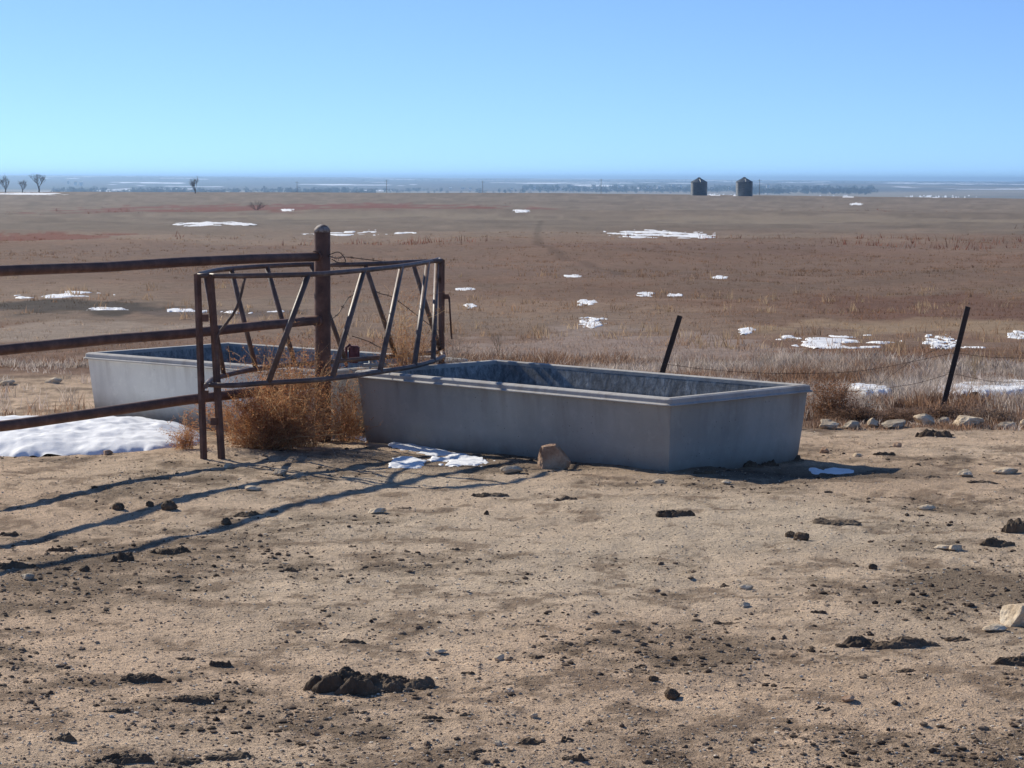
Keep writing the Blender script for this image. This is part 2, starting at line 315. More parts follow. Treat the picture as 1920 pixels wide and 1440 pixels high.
# ------------------------------------------------------------------ snow
def snow(px0, py0, px1, py1, label, seed, thr=.5, hgt=.03, scale=None, soft=.35, group=None, nx=None, ny=None, mask=None, far=None):
    if far:                                       # on the slope facing the viewer, beyond the reach of the ground search
        a = atd((px0 + px1) / 2, py0, far[1]); b = atd((px0 + px1) / 2, py1, far[0])
    else: a = at((px0 + px1) / 2, py0); b = at((px0 + px1) / 2, py1)
    nx = nx or int(min(420, max(60, (px1 - px0) * 2))); ny = ny or int(min(160, max(24, (py1 - py0) * 4)))
    Y = b.y * (a.y / b.y) ** (np.linspace(0, 1, ny)); S = np.linspace(-1, 1, nx)
    sc = scale or max((px1 - px0) / FPX * b.y * .16, .12)
    yy, ss = np.meshgrid(Y, S, indexing='ij'); ux = (px0 + px1) / 2 + ss * (px1 - px0) / 2 - 960
    xx = ux / FPX * yy; tt = np.linspace(-1, 1, ny)[:, None] + 0 * ss
    n = fbm(xx, yy * (.4 if mask is None else 1), sc, 500 + seed, 4)
    mk = (.42 if thr > .5 else .75) - 1.15 * (ss ** 2 + tt ** 2) + n * (2.3 if thr > .5 else 1.3) if mask is None else mask(xx, yy, ss, tt) + n * .25
    m = mk - thr + .5 if mask is not None else mk; hgt = hgt if mask is not None else hgt * .5
    h = hgt * np.sqrt(np.clip(m / soft, 0, 1)) * (1 + (.35 if hgt < .1 else .25) * fbm(xx, yy, sc * .5, 600 + seed, 3))
    z = H(xx, yy) + h - .006 + (.004 if hgt < .02 else 0)
    if hgt >= .08: z = H(xx, yy, False) + h - .02
    idx = np.arange(nx * ny).reshape(ny, nx); ok = (m > 0)
    q = ok[:-1, :-1] | ok[1:, :-1] | ok[1:, 1:] | ok[:-1, 1:]
    F = np.stack([idx[:-1, :-1], idx[:-1, 1:], idx[1:, 1:], idx[1:, :-1]], -1)[q]
    if len(F) == 0: return None
    used = np.unique(F); rm = np.zeros(nx * ny, int); rm[used] = np.arange(len(used))
    V = np.stack([xx.ravel(), yy.ravel(), z.ravel()], -1)[used]; c = V.mean(0); c[2] = V[:, 2].min()
    return tag(link('snow_patch', np_mesh('snow_patch', V - c, rm[F], None, True), MAT['snow'], None, Vector(c)), label, 'snow patch', group or 'snow patches')
def drift(xx, yy, ss, tt): return .98 - (np.abs(ss + .02) ** 3.2 + np.abs(tt) ** 2.4) * .95
snow(-170, 795, 374, 856, 'large thick white snowdrift under the pipe rails beside the left tank', 1, .5, .17, .5, .9, nx=260, ny=110, mask=drift)
snow(640, 812, 905, 872, 'thin icy snow strip along the shaded foot of the near tank', 2, .52, .014, .35, nx=240, ny=60,
     mask=lambda x, y, s, t: .60 - np.abs(t + .75 * s) * 3.0 - .35 * s * s + .6 * fbm(x, y, .22, 77, 3))
snow(725, 858, 800, 880, 'small sunlit remnant of snow among the ring shadows', 3, .3, .02, .12)
snow(800, 852, 930, 876, 'broken snow crust against the near tank left of the leaning stone', 33, .4, .02, .1)
snow(1495, 876, 1606, 893, 'thin icy patch on the ground at the far end corner of the near tank', 4, .2, .012, .2)
snow(1590, 730, 1715, 750, 'snow strip behind the brush, left of the right fence post', 5, .3, .20, .3)
snow(1725, 727, 1960, 753, 'snow strip at the foot of the leaning post at the right edge', 6, .3, .22, .4)
snow(1455, 628, 1695, 654, 'broad broken snow patch beyond the wire, between the two leaning posts', 7, .62, .05)
snow(1730, 627, 1800, 656, 'snow patch just left of the top of the right leaning post', 8, .6, .05)
snow(1800, 648, 1850, 656, 'thin snow streak just right of the right leaning post', 9, .4, .04)
snow(1890, 622, 1935, 634, 'snow streak cut by the right edge beyond the wire', 10, .4, .04)
snow(1383, 618, 1418, 628, 'small lone snow patch above the right end of the near tank', 11, .4, .04)
snow(1085, 594, 1140, 616, 'pair of small snow slivers in the pasture above the middle of the near tank', 12, .75, .04)
snow(1074, 563, 1122, 573, 'small flat snow patch in the middle pasture left of centre gap', 13, .4, .04)
snow(1192, 546, 1228, 558, 'left one of two small snow patches side by side in the middle pasture', 14, .5, .04)
snow(1246, 550, 1280, 558, 'right one of two small snow patches side by side in the middle pasture', 15, .3, .04)
snow(1332, 516, 1366, 524, 'tiny snow fleck in the pasture beneath the right grain bin', 16, .5, .04)
snow(1056, 514, 1092, 522, 'thin snow streak in the pasture, first one right of the pipe ring', 17, .3, .04)
snow(852, 538, 894, 546, 'upper snow sliver just right of the pipe ring', 18, .3, .04)
snow(866, 569, 896, 577, 'lower snow sliver just right of the pipe ring', 19, .3, .04)
snow(1130, 431, 1340, 448, 'long bright snow patch far out in the pasture under the grain bins', 20, .62, .08)
snow(320, 416, 482, 427, 'long snow patch far out in the pasture left of the thick post', 21, .5, .08)
snow(555, 432, 780, 443, 'ragged snow streak behind the top of the thick post', 22, .62, .08)
snow(525, 392, 553, 398, 'tiny distant snow patch near the bare shrub', 23, .3, .12)
snow(960, 393, 993, 399, 'tiny distant snow patch at the middle of the pasture', 24, .3, .12)
snow(1590, 380, 1616, 385, 'tiny distant snow fleck right of the grain bins', 25, .3, .12)
snow(0, 549, 215, 559, 'broken snow streak on the dark ground between the two upper rails at left', 26, .62, .05)
snow(155, 575, 250, 585, 'snow streak above the middle rail left of the pipe ring', 27, .45, .05)
snow(312, 580, 545, 589, 'broken line of snow seen through the pipe ring', 28, .62, .05)
snow(-10, 361, 130, 366, 'snow line along the crest beneath the bare trees at left', 29, .45, .10)
snow(1285, 363, 1420, 368, 'snow line at the foot of the grain bins', 30, .35, .10)
snow(1470, 364, 1640, 370, 'long snow line on the crest right of the grain bins', 31, .4, .10)
snow(1650, 366, 1860, 374, 'right end of the snow line along the crest', 32, .7, .10)

# ------------------------------------------------------------------ concrete tanks
def tank(name, P0, u, v, Lx, Wy, z0, z1, mat, label):
    """P0 = a rim corner, u along the long side, v along the short side"""
    u = Vector((*u, 0)).normalized(); v = Vector((*v, 0)).normalized(); P0 = Vector((*P0, 0)); cen = P0 + u * Lx / 2 + v * Wy / 2
    root = empty(name, (cen.x, cen.y, 0), label, 'water tank', 'concrete stock tanks')
    R = .045
    def loops(profile):
        bm = bmesh.new(); rings = []
        for off, z in profile:
            ring = []
            for sx_, sy_, a0 in ((1, 1, 0), (-1, 1, 90), (-1, -1, 180), (1, -1, 270)):
                cc = cen + u * sx_ * (Lx / 2 - R) + v * sy_ * (Wy / 2 - R)
                rr = R + off
                for k in range(6):
                    a = math.radians(a0 + k * 18)
                    if rr > .004: q = cc + (u * math.cos(a) + v * math.sin(a)) * rr
                    else:        # inside the corner arc: keep the corner almost sharp
                        q = cc + u * sx_ * (off + R) + v * sy_ * (off + R) + (u * math.cos(a) + v * math.sin(a)) * .003
                    q = Vector((q.x, q.y, z))
                    q += Vector((mnoise.noise(q * 1.3), mnoise.noise(q * 1.3 + Vector((9, 0, 0))), 0.6 * mnoise.noise(q * 2.1 + Vector((0, 7, 0))))) * .006
                    ring.append(bm.verts.new(q))
            rings.append(ring)
        n = len(rings[0])
        for a, b in zip(rings, rings[1:]):
            for k in range(n): bm.faces.new((a[k], a[(k + 1) % n], b[(k + 1) % n], b[k]))
        return bm, rings
    t = z1
    bm, _ = loops([(-.105, z0), (-.07, z0 + (t - z0) * .5), (-.038, t - .058), (-.036, t - .053)]); 
    o1 = link('wall', finish(bm, 'wall'), mat, root)
    bm, _ = loops([(-.04, t - .056), (-.006, t - .055), (.002, t - .051), (.001, t - .046), (-.015, t - .037), (-.017, t - .014), (-.020, t - .009), (-.044, t), (-.095, t - .001), (-.103, t - .006), (-.106, t - .03)])
    link('rim', finish(bm, 'rim'), MAT['rim'], root)
    bm, rg = loops([(-.105, t - .028), (-.125, t - .16), (-.17, z0 + .12)]); bm.faces.new(rg[-1])
    link('lining', finish(bm, 'lining'), MAT['lining'], root)
    bm, rg = loops([(-.143, t - .27)]); bm.faces.new(rg[0])
    wm = M('still_water', .06, .5); wm.color((.03, .035, .03))
    wo = link('water', finish(bm, 'water'), wm.m, None); tag(wo, kind='structure')
    return root
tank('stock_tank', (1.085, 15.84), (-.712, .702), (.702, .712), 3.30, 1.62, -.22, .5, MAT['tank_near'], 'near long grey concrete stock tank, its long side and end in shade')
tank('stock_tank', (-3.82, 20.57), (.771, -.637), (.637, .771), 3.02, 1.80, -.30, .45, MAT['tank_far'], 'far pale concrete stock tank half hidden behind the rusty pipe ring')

# ------------------------------------------------------------------ pipe fence: three rails into one thick post
fence_u = Vector((.475, .88, 0)).normalized(); post_xy = at(604, 800, .0); POST = Vector((-1.495, 18.3, 0))
fr = empty('pipe_fence', (POST.x, POST.y, float(H(POST.x, POST.y))), 'rusty three-rail pipe fence running in from the left to one thick post', 'fence')
def rail_pts(pix, z): return [at(x, y, z) for x, y in pix]
t0 = -7.2
for z, name in ((1.39, 'rail'), (.882, 'rail'), (.392, 'rail')):
    a = POST + fence_u * t0 + Vector((0, 0, z + .01)); b = POST + fence_u * -.03 + Vector((0, 0, z))
    pts = [a.lerp(b, k / 8) + Vector((0, 0, .006 * math.sin(k * 2.1 + z * 5))) for k in range(9)]
    tube_obj(name, [pts], .036, MAT['pipe'], fr, 12)
def post(base, top, r):
    bm = bmesh.new(); pts = [base, base.lerp(top, .5), top - Vector((0, 0, r * .9))]; rad = [r, r, r]
    for k in range(1, 6):
        a = math.radians(90 * k / 5.2); pts.append(top - Vector((0, 0, r * .9 * (1 - math.sin(a))))); rad.append(r * math.cos(a))
    tube(bm, pts, rad, 20); return finish(bm, 'post')
p = POST.copy(); link('post', post(Vector((p.x, p.y, -.3)), Vector((p.x, p.y, 1.63)), .064), MAT['pipe'], fr)
bm = bmesh.new(); pts = []; top = Vector((p.x, p.y, 1.63)); r = .0665
tube(bm, [top + Vector((0, 0, -.055)), top + Vector((0, 0, -.03)), top + Vector((0, 0, -.008)), top + Vector((0, 0, .006))], [r, r * .93, r * .62, r * .2], 20)
cap = M('worn_cap', .7, .3); cap.color(cap.ramp(cap.noise(30, 4), [(.35, (.12, .07, .05)), (.6, (.38, .33, .29))])); link('cap', finish(bm, 'cap'), cap.m, fr)
q = POST + fence_u * (t0 + .1); link('post', post(Vector((q.x, q.y, -.3)), Vector((q.x, q.y, 1.6)), .064), MAT['pipe'], fr)
for z in (1.39, .882): tube_obj('weld_collar', [[POST - fence_u * .10 + Vector((0, 0, z)), POST - fence_u * .055 + Vector((0, 0, z))]], .042, MAT['pipe'], fr, 10)

# ------------------------------------------------------------------ pipe ring round the float valve: two bowed panels
ZT, ZB = 1.305, .535
ends = {'L': at(396, 517, ZT), 'R': at(826, 488, ZT)}
ring = empty('pipe_guard', (*((ends['L'] + ends['R']) / 2).xy, 0), 'oval guard of bowed rusty pipe with slanted bars, straddling both tanks', 'livestock guard')
def spline(pts, n=40):
    P = [Vector(p) for p in pts]; P = [P[0] * 2 - P[1]] + P + [P[-1] * 2 - P[-2]]; outp = []
    for i in range(1, len(P) - 2):
        for k in range(n // (len(P) - 3)):
            t = k / (n // (len(P) - 3)); a, b, c, d = P[i - 1:i + 3]
            outp.append(.5 * ((2 * b) + (c - a) * t + (2 * a - 5 * b + 4 * c - d) * t * t + (3 * b - a - 3 * c + d) * t ** 3))
    outp.append(P[-2]); return outp
front_top = [(394, 517), (440, 517.5), (500, 516.5), (580, 514.5), (620, 512), (673, 507.5), (740, 500.5), (780, 495), (808, 490), (823, 486)]
back_top = [(370, 517), (384, 511.5), (420, 505), (500, 499), (587, 495.5), (640, 496.5), (720, 494), (775, 491), (828, 489)]
FT = spline([at(x, y, ZT) for x, y in front_top]); BT = spline([at(x, y, ZT) for x, y in back_top])
front_bot = [(402, 722), (440, 722.5), (500, 718), (560, 714.5), (607, 711), (660, 705), (707, 698), (750, 691.5), (785, 684.5), (815, 676), (832, 668)]
FB = spline([at(x, y, ZB - .03) + Vector((0, 0, .03)) for x, y in front_bot])
FB = spline([at(x, y, ZB) for x, y in front_bot])
bb = [(386, 724), (394, 714), (407, 708), (425, 703), (447, 698), (480, 692), (553, 683)]
BB = spline([at(x, y, ZB) for x, y in bb] + [Vector((*BT[i].xy, ZB)) for i in (26, 33, -1)])
rr = .019
for nm, path in (('upper_rail', FT), ('upper_rail', BT), ('lower_rail', FB), ('lower_rail', BB)): tube_obj(nm, [path], rr, MAT['ring'], ring, 10)
def near_on(path, px):                          # the point of a rail that shows in the given column of the photo
    def col(P): d = np.array(P) - np.array([0, 0, CAMH]); return 960 + FPX * d.dot(_r) / d.dot(_f)
    best = min(range(len(path) - 1), key=lambda i: abs((col(path[i]) + col(path[i + 1])) / 2 - px))
    a, b = path[best], path[best + 1]; ca, cb = col(a), col(b); t = max(0, min(1, (px - ca) / (cb - ca) if abs(cb - ca) > 1e-6 else 0)); return a.lerp(b, t)
for tx, bx in ((578, 503), (682, 623), (753, 712), (802, 777)):                     # bars of the near panel
    tube_obj('slanted_bar', [[near_on(FT, tx), near_on(FB, bx)]], .0215, MAT['ring'], ring, 8)
for tx, bx in ((384, 420), (433, 480), (500, 553), (583, 648), (684, 742), (773, 826)):   # bars of the far panel
    tube_obj('slanted_bar', [[near_on(BT, tx), near_on(BB, bx)]], .0195, MAT['ring'], ring, 8)
a = near_on(FT, 460); b = near_on(FT, 402); b = Vector((b.x + .01, b.y, .86)); mid = a.lerp(b, .45) + Vector((.03, 0, -.03))
tube_obj('bent_brace', [spline([a, mid, b, Vector((b.x + .005, b.y, .70))], 12)], .011, MAT['ring'], ring, 6)
def leg(px0, py0, px1, py1, zt, r):
    t_ = at(px0, py0, zt); b_ = at(px1, py1); b_ = Vector((b_.x, t_.y * .5 + b_.y * .5, b_.z)); return [t_, t_.lerp(b_, .5), Vector((b_.x, t_.y, H(b_.x, t_.y) - .12))]
def strut(px0, px1, path, zb, r, name='leg', h=None):
    t_ = near_on(path, px0); b_ = at(px1, 845, 0.); d = t_.y; x = (px1 - 960) / FPX * d
    g = float(H(x, d)); tube_obj(name, [[t_, Vector((x, d, g - .12))]], r, MAT['ring'], ring, 4 if h else 10)
t_ = Vector((*FT[0].xy, ZT + .012)); g = Vector(((414 - 960) / FPX * FT[0].y, FT[0].y, float(H(FT[0].x, FT[0].y)) - .12))
tube_obj('leg', [[t_, t_.lerp(g, .3) + Vector((.004, 0, 0)), t_.lerp(g, .62), g]], .027, MAT['pipe'], ring, 4)
t_ = Vector((*BT[0].xy, ZT + .012)); g = Vector(((379.5 - 960) / FPX * BT[0].y, BT[0].y, float(H(BT[0].x, BT[0].y)) - .12))
tube_obj('leg', [[t_, t_.lerp(g, .5), g]], .0255, MAT['pipe'], ring, 4)
e = FT[-1]; f_ = FB[-1]
tube_obj('end_bar', [[near_on(FT, 819), near_on(FB, 812)]], .021, MAT['ring'], ring, 8)
t_ = Vector((*BT[-1].xy, ZT + .01)); tube_obj('leg', [[t_, Vector((t_.x, t_.y, .25)), Vector((t_.x, t_.y, -.3))]], .026, MAT['pipe'], ring, 4)
tube_obj('lower_rail', [[FB[-1], Vector((t_.x, t_.y, ZB))]], rr, MAT['ring'], ring, 8)
for seg in ([Vector((*FT[0].xy, ZT)), Vector((*BT[0].xy, ZT))], [Vector((*FT[-1].xy, ZT)), t_ - Vector((0, 0, .01))], [near_on(FB, 404), near_on(BB, 388)]): tube_obj('tie_bar', [seg], .018, MAT['ring'], ring, 8)
for (px, py) in ((385, 596), (385, 739), (401, 790)):      # hinge lugs on the left legs
    bm = bmesh.new(); c_ = atd(px, py, FT[0].y); box(bm, c_, (.022, 0, 0), (0, .018, 0), (0, 0, .026)); link('hinge_lug', finish(bm, 'lug'), MAT['pipe'], ring)
bm = bmesh.new(); box(bm, atd(837, 556, t_.y), (.022, 0, 0), (0, .015, 0), (0, 0, .02)); link('latch', finish(bm, 'latch'), MAT['pipe'], ring)
c_ = [atd(842, 556, t_.y), atd(844, 590, t_.y), atd(847, 636, t_.y)]
tube_obj('latch_rod', [c_], .009, MAT['pipe'], ring, 6)

# ------------------------------------------------------------------ barbed wire
def wire_obj(name, pixz, label, parent=None, r=.0035, barbs=True, cat='wire', group=None):
    P = spline(pixz, 40) if len(pixz) > 2 else [pixz[0].lerp(pixz[1], k / 24) for k in range(25)]
    bm = bmesh.new(); tube(bm, P, r, 5)
    if barbs:
        acc = 0
        for a, b in zip(P, P[1:]):
            acc += (b - a).length
            if acc > .13:
                acc = 0; d = Vector((random.uniform(-1, 1), random.uniform(-1, 1), random.uniform(-1, 1))).normalized() * .018
                tube(bm, [a - d, a + d], r * .6, 4); d2 = d.cross(b - a).normalized() * .016; tube(bm, [a - d2, a + d2], r * .6, 4)
    o = link(name, finish(bm, name), MAT['wire'], parent)
    if not parent:
        tag(o, label, cat, group)
    return o
def pw(L_, d0, d1): n = len(L_) - 1; return [atd(x, y, d0 + (d1 - d0) * i / n) for i, (x, y) in enumerate(L_)]
wire_obj('barbed_wire', pw([(616, 480), (632, 484), (650, 482), (700, 488), (760, 494), (826, 486)], 18.25, 19.9), 'sagging rusty barbed wire from the thick post top to the far end of the ring', group='loose barbed wire at the ring')
wire_obj('barbed_wire', pw([(616, 478), (636, 473), (648, 490), (634, 492), (622, 486)], 18.25, 18.3), 'small tangle of barbed wire ends on the thick post near its top', group='loose barbed wire at the ring')
wire_obj('barbed_wire', pw([(690, 526), (708, 548), (735, 557), (770, 582), (812, 614), (828, 622)], 19.0, 19.9), 'barbed wire strand slanting down inside the right half of the ring', group='loose barbed wire at the ring')
wire_obj('barbed_wire', pw([(620, 600), (636, 586), (652, 560), (664, 550), (676, 520)], 18.3, 18.9), 'short barbed wire strand curving up beside the thick post', group='loose barbed wire at the ring')
wire_obj('barbed_wire', pw([(660, 630), (690, 640), (715, 652), (745, 655)], 18.9, 19.4), 'low barbed wire strand right behind the red valve box', group='loose barbed wire at the ring', barbs=True)

# ------------------------------------------------------------------ valve box and pipe between the tanks
vb = atd(664, 655, 18.95); VB = empty('float_valve', (vb.x, vb.y, .40), 'dull red float valve box with a short pipe at the tank rim behind the ring', 'water valve')
vm = M('faded_red_paint', .7, .3); vm.color(vm.ramp(vm.noise(22, 4), [(.35, (.07, .025, .03)), (.6, (.17, .06, .065)), (.75, (.28, .17, .16))]))
bm = bmesh.new(); box(bm, Vector((vb.x, vb.y, .565)), (.043, 0, 0), (0, .05, 0), (0, 0, .07)); bmesh.ops.bevel(bm, geom=bm.edges[:], offset=.012, segments=2, affect='EDGES')
link('valve_box', finish(bm, 'valve_box'), vm.m, VB)
tube_obj('bolt', [[Vector((vb.x - .065, vb.y, .46)), Vector((vb.x - .065, vb.y, .62)), Vector((vb.x - .03, vb.y, .645))]], .012, vm.m, VB, 8)
tube_obj('pipe', [[Vector((vb.x + .04, vb.y, .475)), Vector((vb.x + .26, vb.y + .03, .475)), ]], .016, MAT['metal'], VB, 8)
tube_obj('stand_pipe', [[Vector((vb.x + .13, vb.y + .01, .30)), Vector((vb.x + .13, vb.y + .01, .515))]], .012, MAT['metal'], VB, 8)

# ------------------------------------------------------------------ wire fence beyond the tanks: leaning steel posts and strands
wf = empty('wire_fence', (2.8, 21.3, float(H(2.8, 21.3))), 'sagging barbed wire fence on two leaning dark steel posts beyond the tanks', 'fence')
def tpost(px0, py0, px1, py1, d):
    a = atd(px0, py0, d); b = atd(px1, py1, d); u_ = (b - a).normalized(); s = u_.cross(Vector((0, 1, 0))).normalized(); n_ = s.cross(u_)
    bm = bmesh.new(); a = a - u_ * .15; L_ = (b - a).length; c_ = (a + b) / 2
    box(bm, c_, s * .024, n_ * .004, u_ * L_ / 2); box(bm, c_ + n_ * .02, s * .004, n_ * .0165, u_ * L_ / 2 * .999)
    for k in range(20): box(bm, a + u_ * (L_ - .06 - k * .055) - n_ * .008, s * .006, n_ * .0035, u_ * .012)
    o = link('steel_post', finish(bm, 'steel_post'), MAT['tpost'], wf); return u_
tpost(1228, 742, 1275, 592, 20.9); tpost(1772, 748, 1815, 575, 21.3)
d0, d1 = 20.85, 21.25
for L_ in ([(1248, 683), (1340, 694), (1450, 700), (1560, 699), (1650, 690), (1791, 661)], [(1791, 661), (1850, 669), (1960, 673)],
           [(1782, 700), (1735, 640), (1700, 668), (1640, 705), (1600, 730)] if 0 else [(1800, 640), (1740, 662), (1690, 690), (1640, 728)],
           [(1237, 700), (1400, 722), (1560, 735), (1700, 722), (1784, 700)], [(1784, 700), (1870, 716), (1960, 712)]):
    P = pw(L_, d0 + (d1 - d0) * (L_[0][0] - 1240) / 540, d0 + (d1 - d0) * (L_[-1][0] - 1240) / 540)
    wire_obj('wire_strand', P, None, wf, .0019)

# ------------------------------------------------------------------ stones and manure
_ico = {}
def ico(sub):
    if sub not in _ico:
        bm = bmesh.new(); bmesh.ops.create_icosphere(bm, subdivisions=sub, radius=1); bm.verts.ensure_lookup_table()
        _ico[sub] = (np.array([v.co[:] for v in bm.verts]), np.array([[v.index for v in f.verts] for f in bm.faces])); bm.free()
    return _ico[sub]
def lump(seed, dims, sub=4, facets=7, rough=.12, crumbly=0., cuts=()):
    V, F = ico(sub); rg = np.random.default_rng(seed); V = V.copy(); dirs = V.copy()
    for k in range(facets):                     # flat broken faces
        n_ = rg.normal(size=3); n_ /= np.linalg.norm(n_); d = rg.uniform(.5, .82); s = V @ n_; V -= np.clip(s - d, 0, None)[:, None] * n_ * .9
    for n_, d in cuts: n_ = np.array(n_) / np.linalg.norm(n_); s = V @ n_; V -= np.clip(s - d, 0, None)[:, None] * n_
    off = rg.uniform(0, 50, 3)
    for a, s in ((rough, 1.6), (rough * .55, 4.), (rough * .35 + crumbly * .14, 9.), (crumbly * .10, 18.)):
        n_ = np.array([mnoise.noise(Vector(v * s + off)) for v in V]); V += dirs * n_[:, None] * a
    V *= np.array(dims) / 2
    return V, F
def place_lump(name, px, py, wpx, hpx, label, cat, mat, seed, depth=1., group=None, facets=7, rough=.12, crumbly=0., sink=.25, rz=None, lean=0, sub=4, dy=0., cuts=()):
    g = at(px, py); s = g.y / FPX; w_, h_ = wpx * s, hpx * s
    V, F = lump(seed, (w_, w_ * depth, h_ / (1 - sink)), sub, facets, rough, crumbly, cuts)
    me = np_mesh(name, V, F, None, crumbly > .5)
    o = link(name, me, MAT[mat], None, Vector((g.x, g.y + w_ * depth * .25 + dy, float(H(g.x, g.y)) + h_ / (1 - sink) * (.5 - sink))))
    o.rotation_euler = (0, lean, rz if rz is not None else 0); return tag(o, label, cat, group)
def place_pat(name, px, py, wpx, hpx, label, cat, mat, seed, depth):
    g = at(px, py); s = g.y / FPX; w_, h_ = wpx * s * .56, hpx * s * .72; d_ = max(w_ * depth * .8, .025); n = int(min(120, max(26, wpx * 1.2)))
    cy_ = g.y + d_ * .8; t = np.linspace(-1.25, 1.25, n); A, B = np.meshgrid(t, t, indexing='ij'); x = g.x + A * w_; y = cy_ + B * d_
    q = np.hypot(A, B); m = 1 - q ** 1.8 + .75 * fbm(A + seed * 3.1, B, .7, seed, 3) + .35 * fbm(A, B + seed, .25, seed + 7, 2)
    top = np.clip(m / .55, 0, 1) ** .5; r_ = .68 + .55 * fbm(x, y, w_ * .6, seed + 3, 2) + .30 * fbm(x, y, max(w_ * .22, .02), seed + 5, 3) + .12 * fbm(x, y, .012, seed + 9, 2)
    z = H(x, y) + h_ * top * np.clip(r_, .12, 1.5) - .006; ok = m > 0; idx = np.arange(n * n).reshape(n, n)
    k = ok[:-1, :-1] | ok[1:, :-1] | ok[1:, 1:] | ok[:-1, 1:]; F = np.stack([idx[:-1, :-1], idx[1:, :-1], idx[1:, 1:], idx[:-1, 1:]], -1)[k]
    z = np.where(ok, z, H(x, y) - .012); used = np.unique(F); rm = np.zeros(n * n, int); rm[used] = np.arange(len(used)); V = np.stack([x.ravel(), y.ravel(), z.ravel()], -1)[used]; c = V.mean(0); c[2] = V[:, 2].min()
    return tag(link(name, np_mesh(name, V - c, rm[F], None, False), MAT[mat], None, Vector(c)), label, cat)
S = [ # px, py(base), w, h, label, material, depth
 (1036, 878, 70, 52, 'upright tan stone leaning on the long side of the near tank', 'tanrock', .5),
 (1922, 1174, 104, 52, 'big pale yellowish stone cut by the right edge in the foreground', 'chalk', .8),
 (1866, 1182, 56, 11, 'flat pale chip of stone left of the big stone at the right edge', 'chalk', .8),
 (1548, 797, 30, 14, 'rounded stone first right of the near tank in the stone row', 'lime', .8),
 (1558, 803, 44, 16, 'flat stone in front of the first stone of the row right of the tank', 'chalk', .7),
 (1598, 803, 40, 17, 'grey stone third in the row under the brush, right of the tank', 'lime', .7),
 (1640, 802, 26, 17, 'rough small stone at the middle left of the stone row', 'chalk', .9),
 (1680, 803, 62, 15, 'long flat stone in the middle of the stone row under the brush', 'lime', .6),
 (1735, 798, 46, 22, 'stacked broken stone left of the largest block in the row', 'chalk', .8),
 (1770, 794, 26, 13, 'small stone touching the left side of the largest block in the row', 'lime', .9),
 (1816, 801, 64, 24, 'largest squared pale block in the stone row under the brush', 'chalk', .7),
 (1893, 801, 52, 13, 'long pale stone right of the largest block in the row', 'chalk', .6),
 (1925, 801, 30, 17, 'pale stone at the right edge ending the stone row', 'chalk', .9),
 (1684, 838, 18, 13, 'small brown stone alone below the stone row', 'tanrock', .9),
 (1546, 848, 22, 12, 'small tan stone just right of the far end of the near tank', 'tanrock', .9),
 (1607, 856, 20, 7, 'small white flat stone between tank and dark clods at right', 'chalk', .8),
 (1888, 888, 56, 14, 'long white stone half buried near the right edge', 'chalk', .6),
 (1812, 894, 32, 14, 'grey white stone left of the half buried long one near the right edge', 'chalk', .8),
 (1738, 955, 34, 10, 'flat white stone at right with its right half in shade', 'chalk', .7),
 (1792, 1030, 34, 14, 'white stone, left one of a pair below the flat manure pat at right', 'chalk', .7),
 (1770, 1028, 40, 8, 'flat cream flake of stone beside the white stone pair at right', 'chalk', .7),
 (708, 963, 44, 12, 'flat white grey stone below the ring shadows', 'chalk', .7),
 (470, 923, 40, 9, 'thin white stone lying between the rail shadows', 'chalk', .5),
 (100, 718, 38, 12, 'pale stone in front of the left end of the far tank', 'chalk', .7),
 (12, 722, 36, 10, 'pale stone at the left edge above the lowest rail', 'chalk', .7),
 (200, 853, 24, 9, 'small brown stone at the lower edge of the snowdrift', 'tanrock', .8),
 (524, 892, 32, 16, 'pair of pale angular stones right of the ring legs', 'lime', .9),
 (427, 878, 16, 9, 'grey pebble just below the ring legs', 'chalk', .9),
 (960, 888, 46, 16, 'grey stone in shade left of the leaning tan stone', 'lime', .7),
 (1236, 905, 26, 8, 'small cream stone below the nearest corner of the near tank', 'chalk', .7),
 (1362, 908, 22, 7, 'small cream stone on the edge of the near tank shadow', 'chalk', .7),
 (937, 1232, 22, 14, 'small bright white chip right of the big manure pile', 'chalk', .9),
 (825, 1222, 26, 8, 'small flat cream chip above right of the big manure pile', 'chalk', .8),
 (743, 1288, 26, 8, 'thin tan chip lying on the front edge of the big manure pile', 'lime', .6),
 (933, 1402, 22, 12, 'round pale pebble near the bottom centre', 'chalk', .9),
 (1400, 1104, 34, 10, 'flat pinkish pale stone on open dirt right of centre', 'chalk', .7),
 (1397, 1134, 28, 8, 'thin white stone below the flat pinkish one', 'chalk', .6),
 (50, 1088, 30, 12, 'blue grey stone at the left end of the rail shadows', 'lime', .8),
 (1590, 1315, 32, 14, 'angular brownish stone in the lower right dirt', 'tanrock', .9),
 (1000, 1345, 18, 9, 'small white stone in the lower middle dirt', 'chalk', .9),
 (877, 1111, 13, 6, 'tiny white pebble in the middle dirt', 'chalk', .9),
]
for i, (px, py, w_, h_, lb, mt, dp) in enumerate(S):
    lean = 0; place_lump('stone', px, py, w_, h_, lb, 'stone', mt, 100 + i, dp, None, 9 if i > 1 else (0, 2)[i], .10 if i > 1 else .05, 0, .22, (.5 * math.sin(i * 3.7)) if i > 1 else 0, 0, 4 if i > 1 else 5,
        cuts=(((-.93, -.28, .30), .45), ((.1, -.9, -.3), .55), ((.1, .1, 1), .62), ((.9, -.2, .3), .72)) if i == 1 else (((-1, -.25, .1), .62), ((-.15, -.1, 1), .80), ((.75, -.1, .62), .66), ((-.1, -.95, .15), .5)) if i == 0 else ())
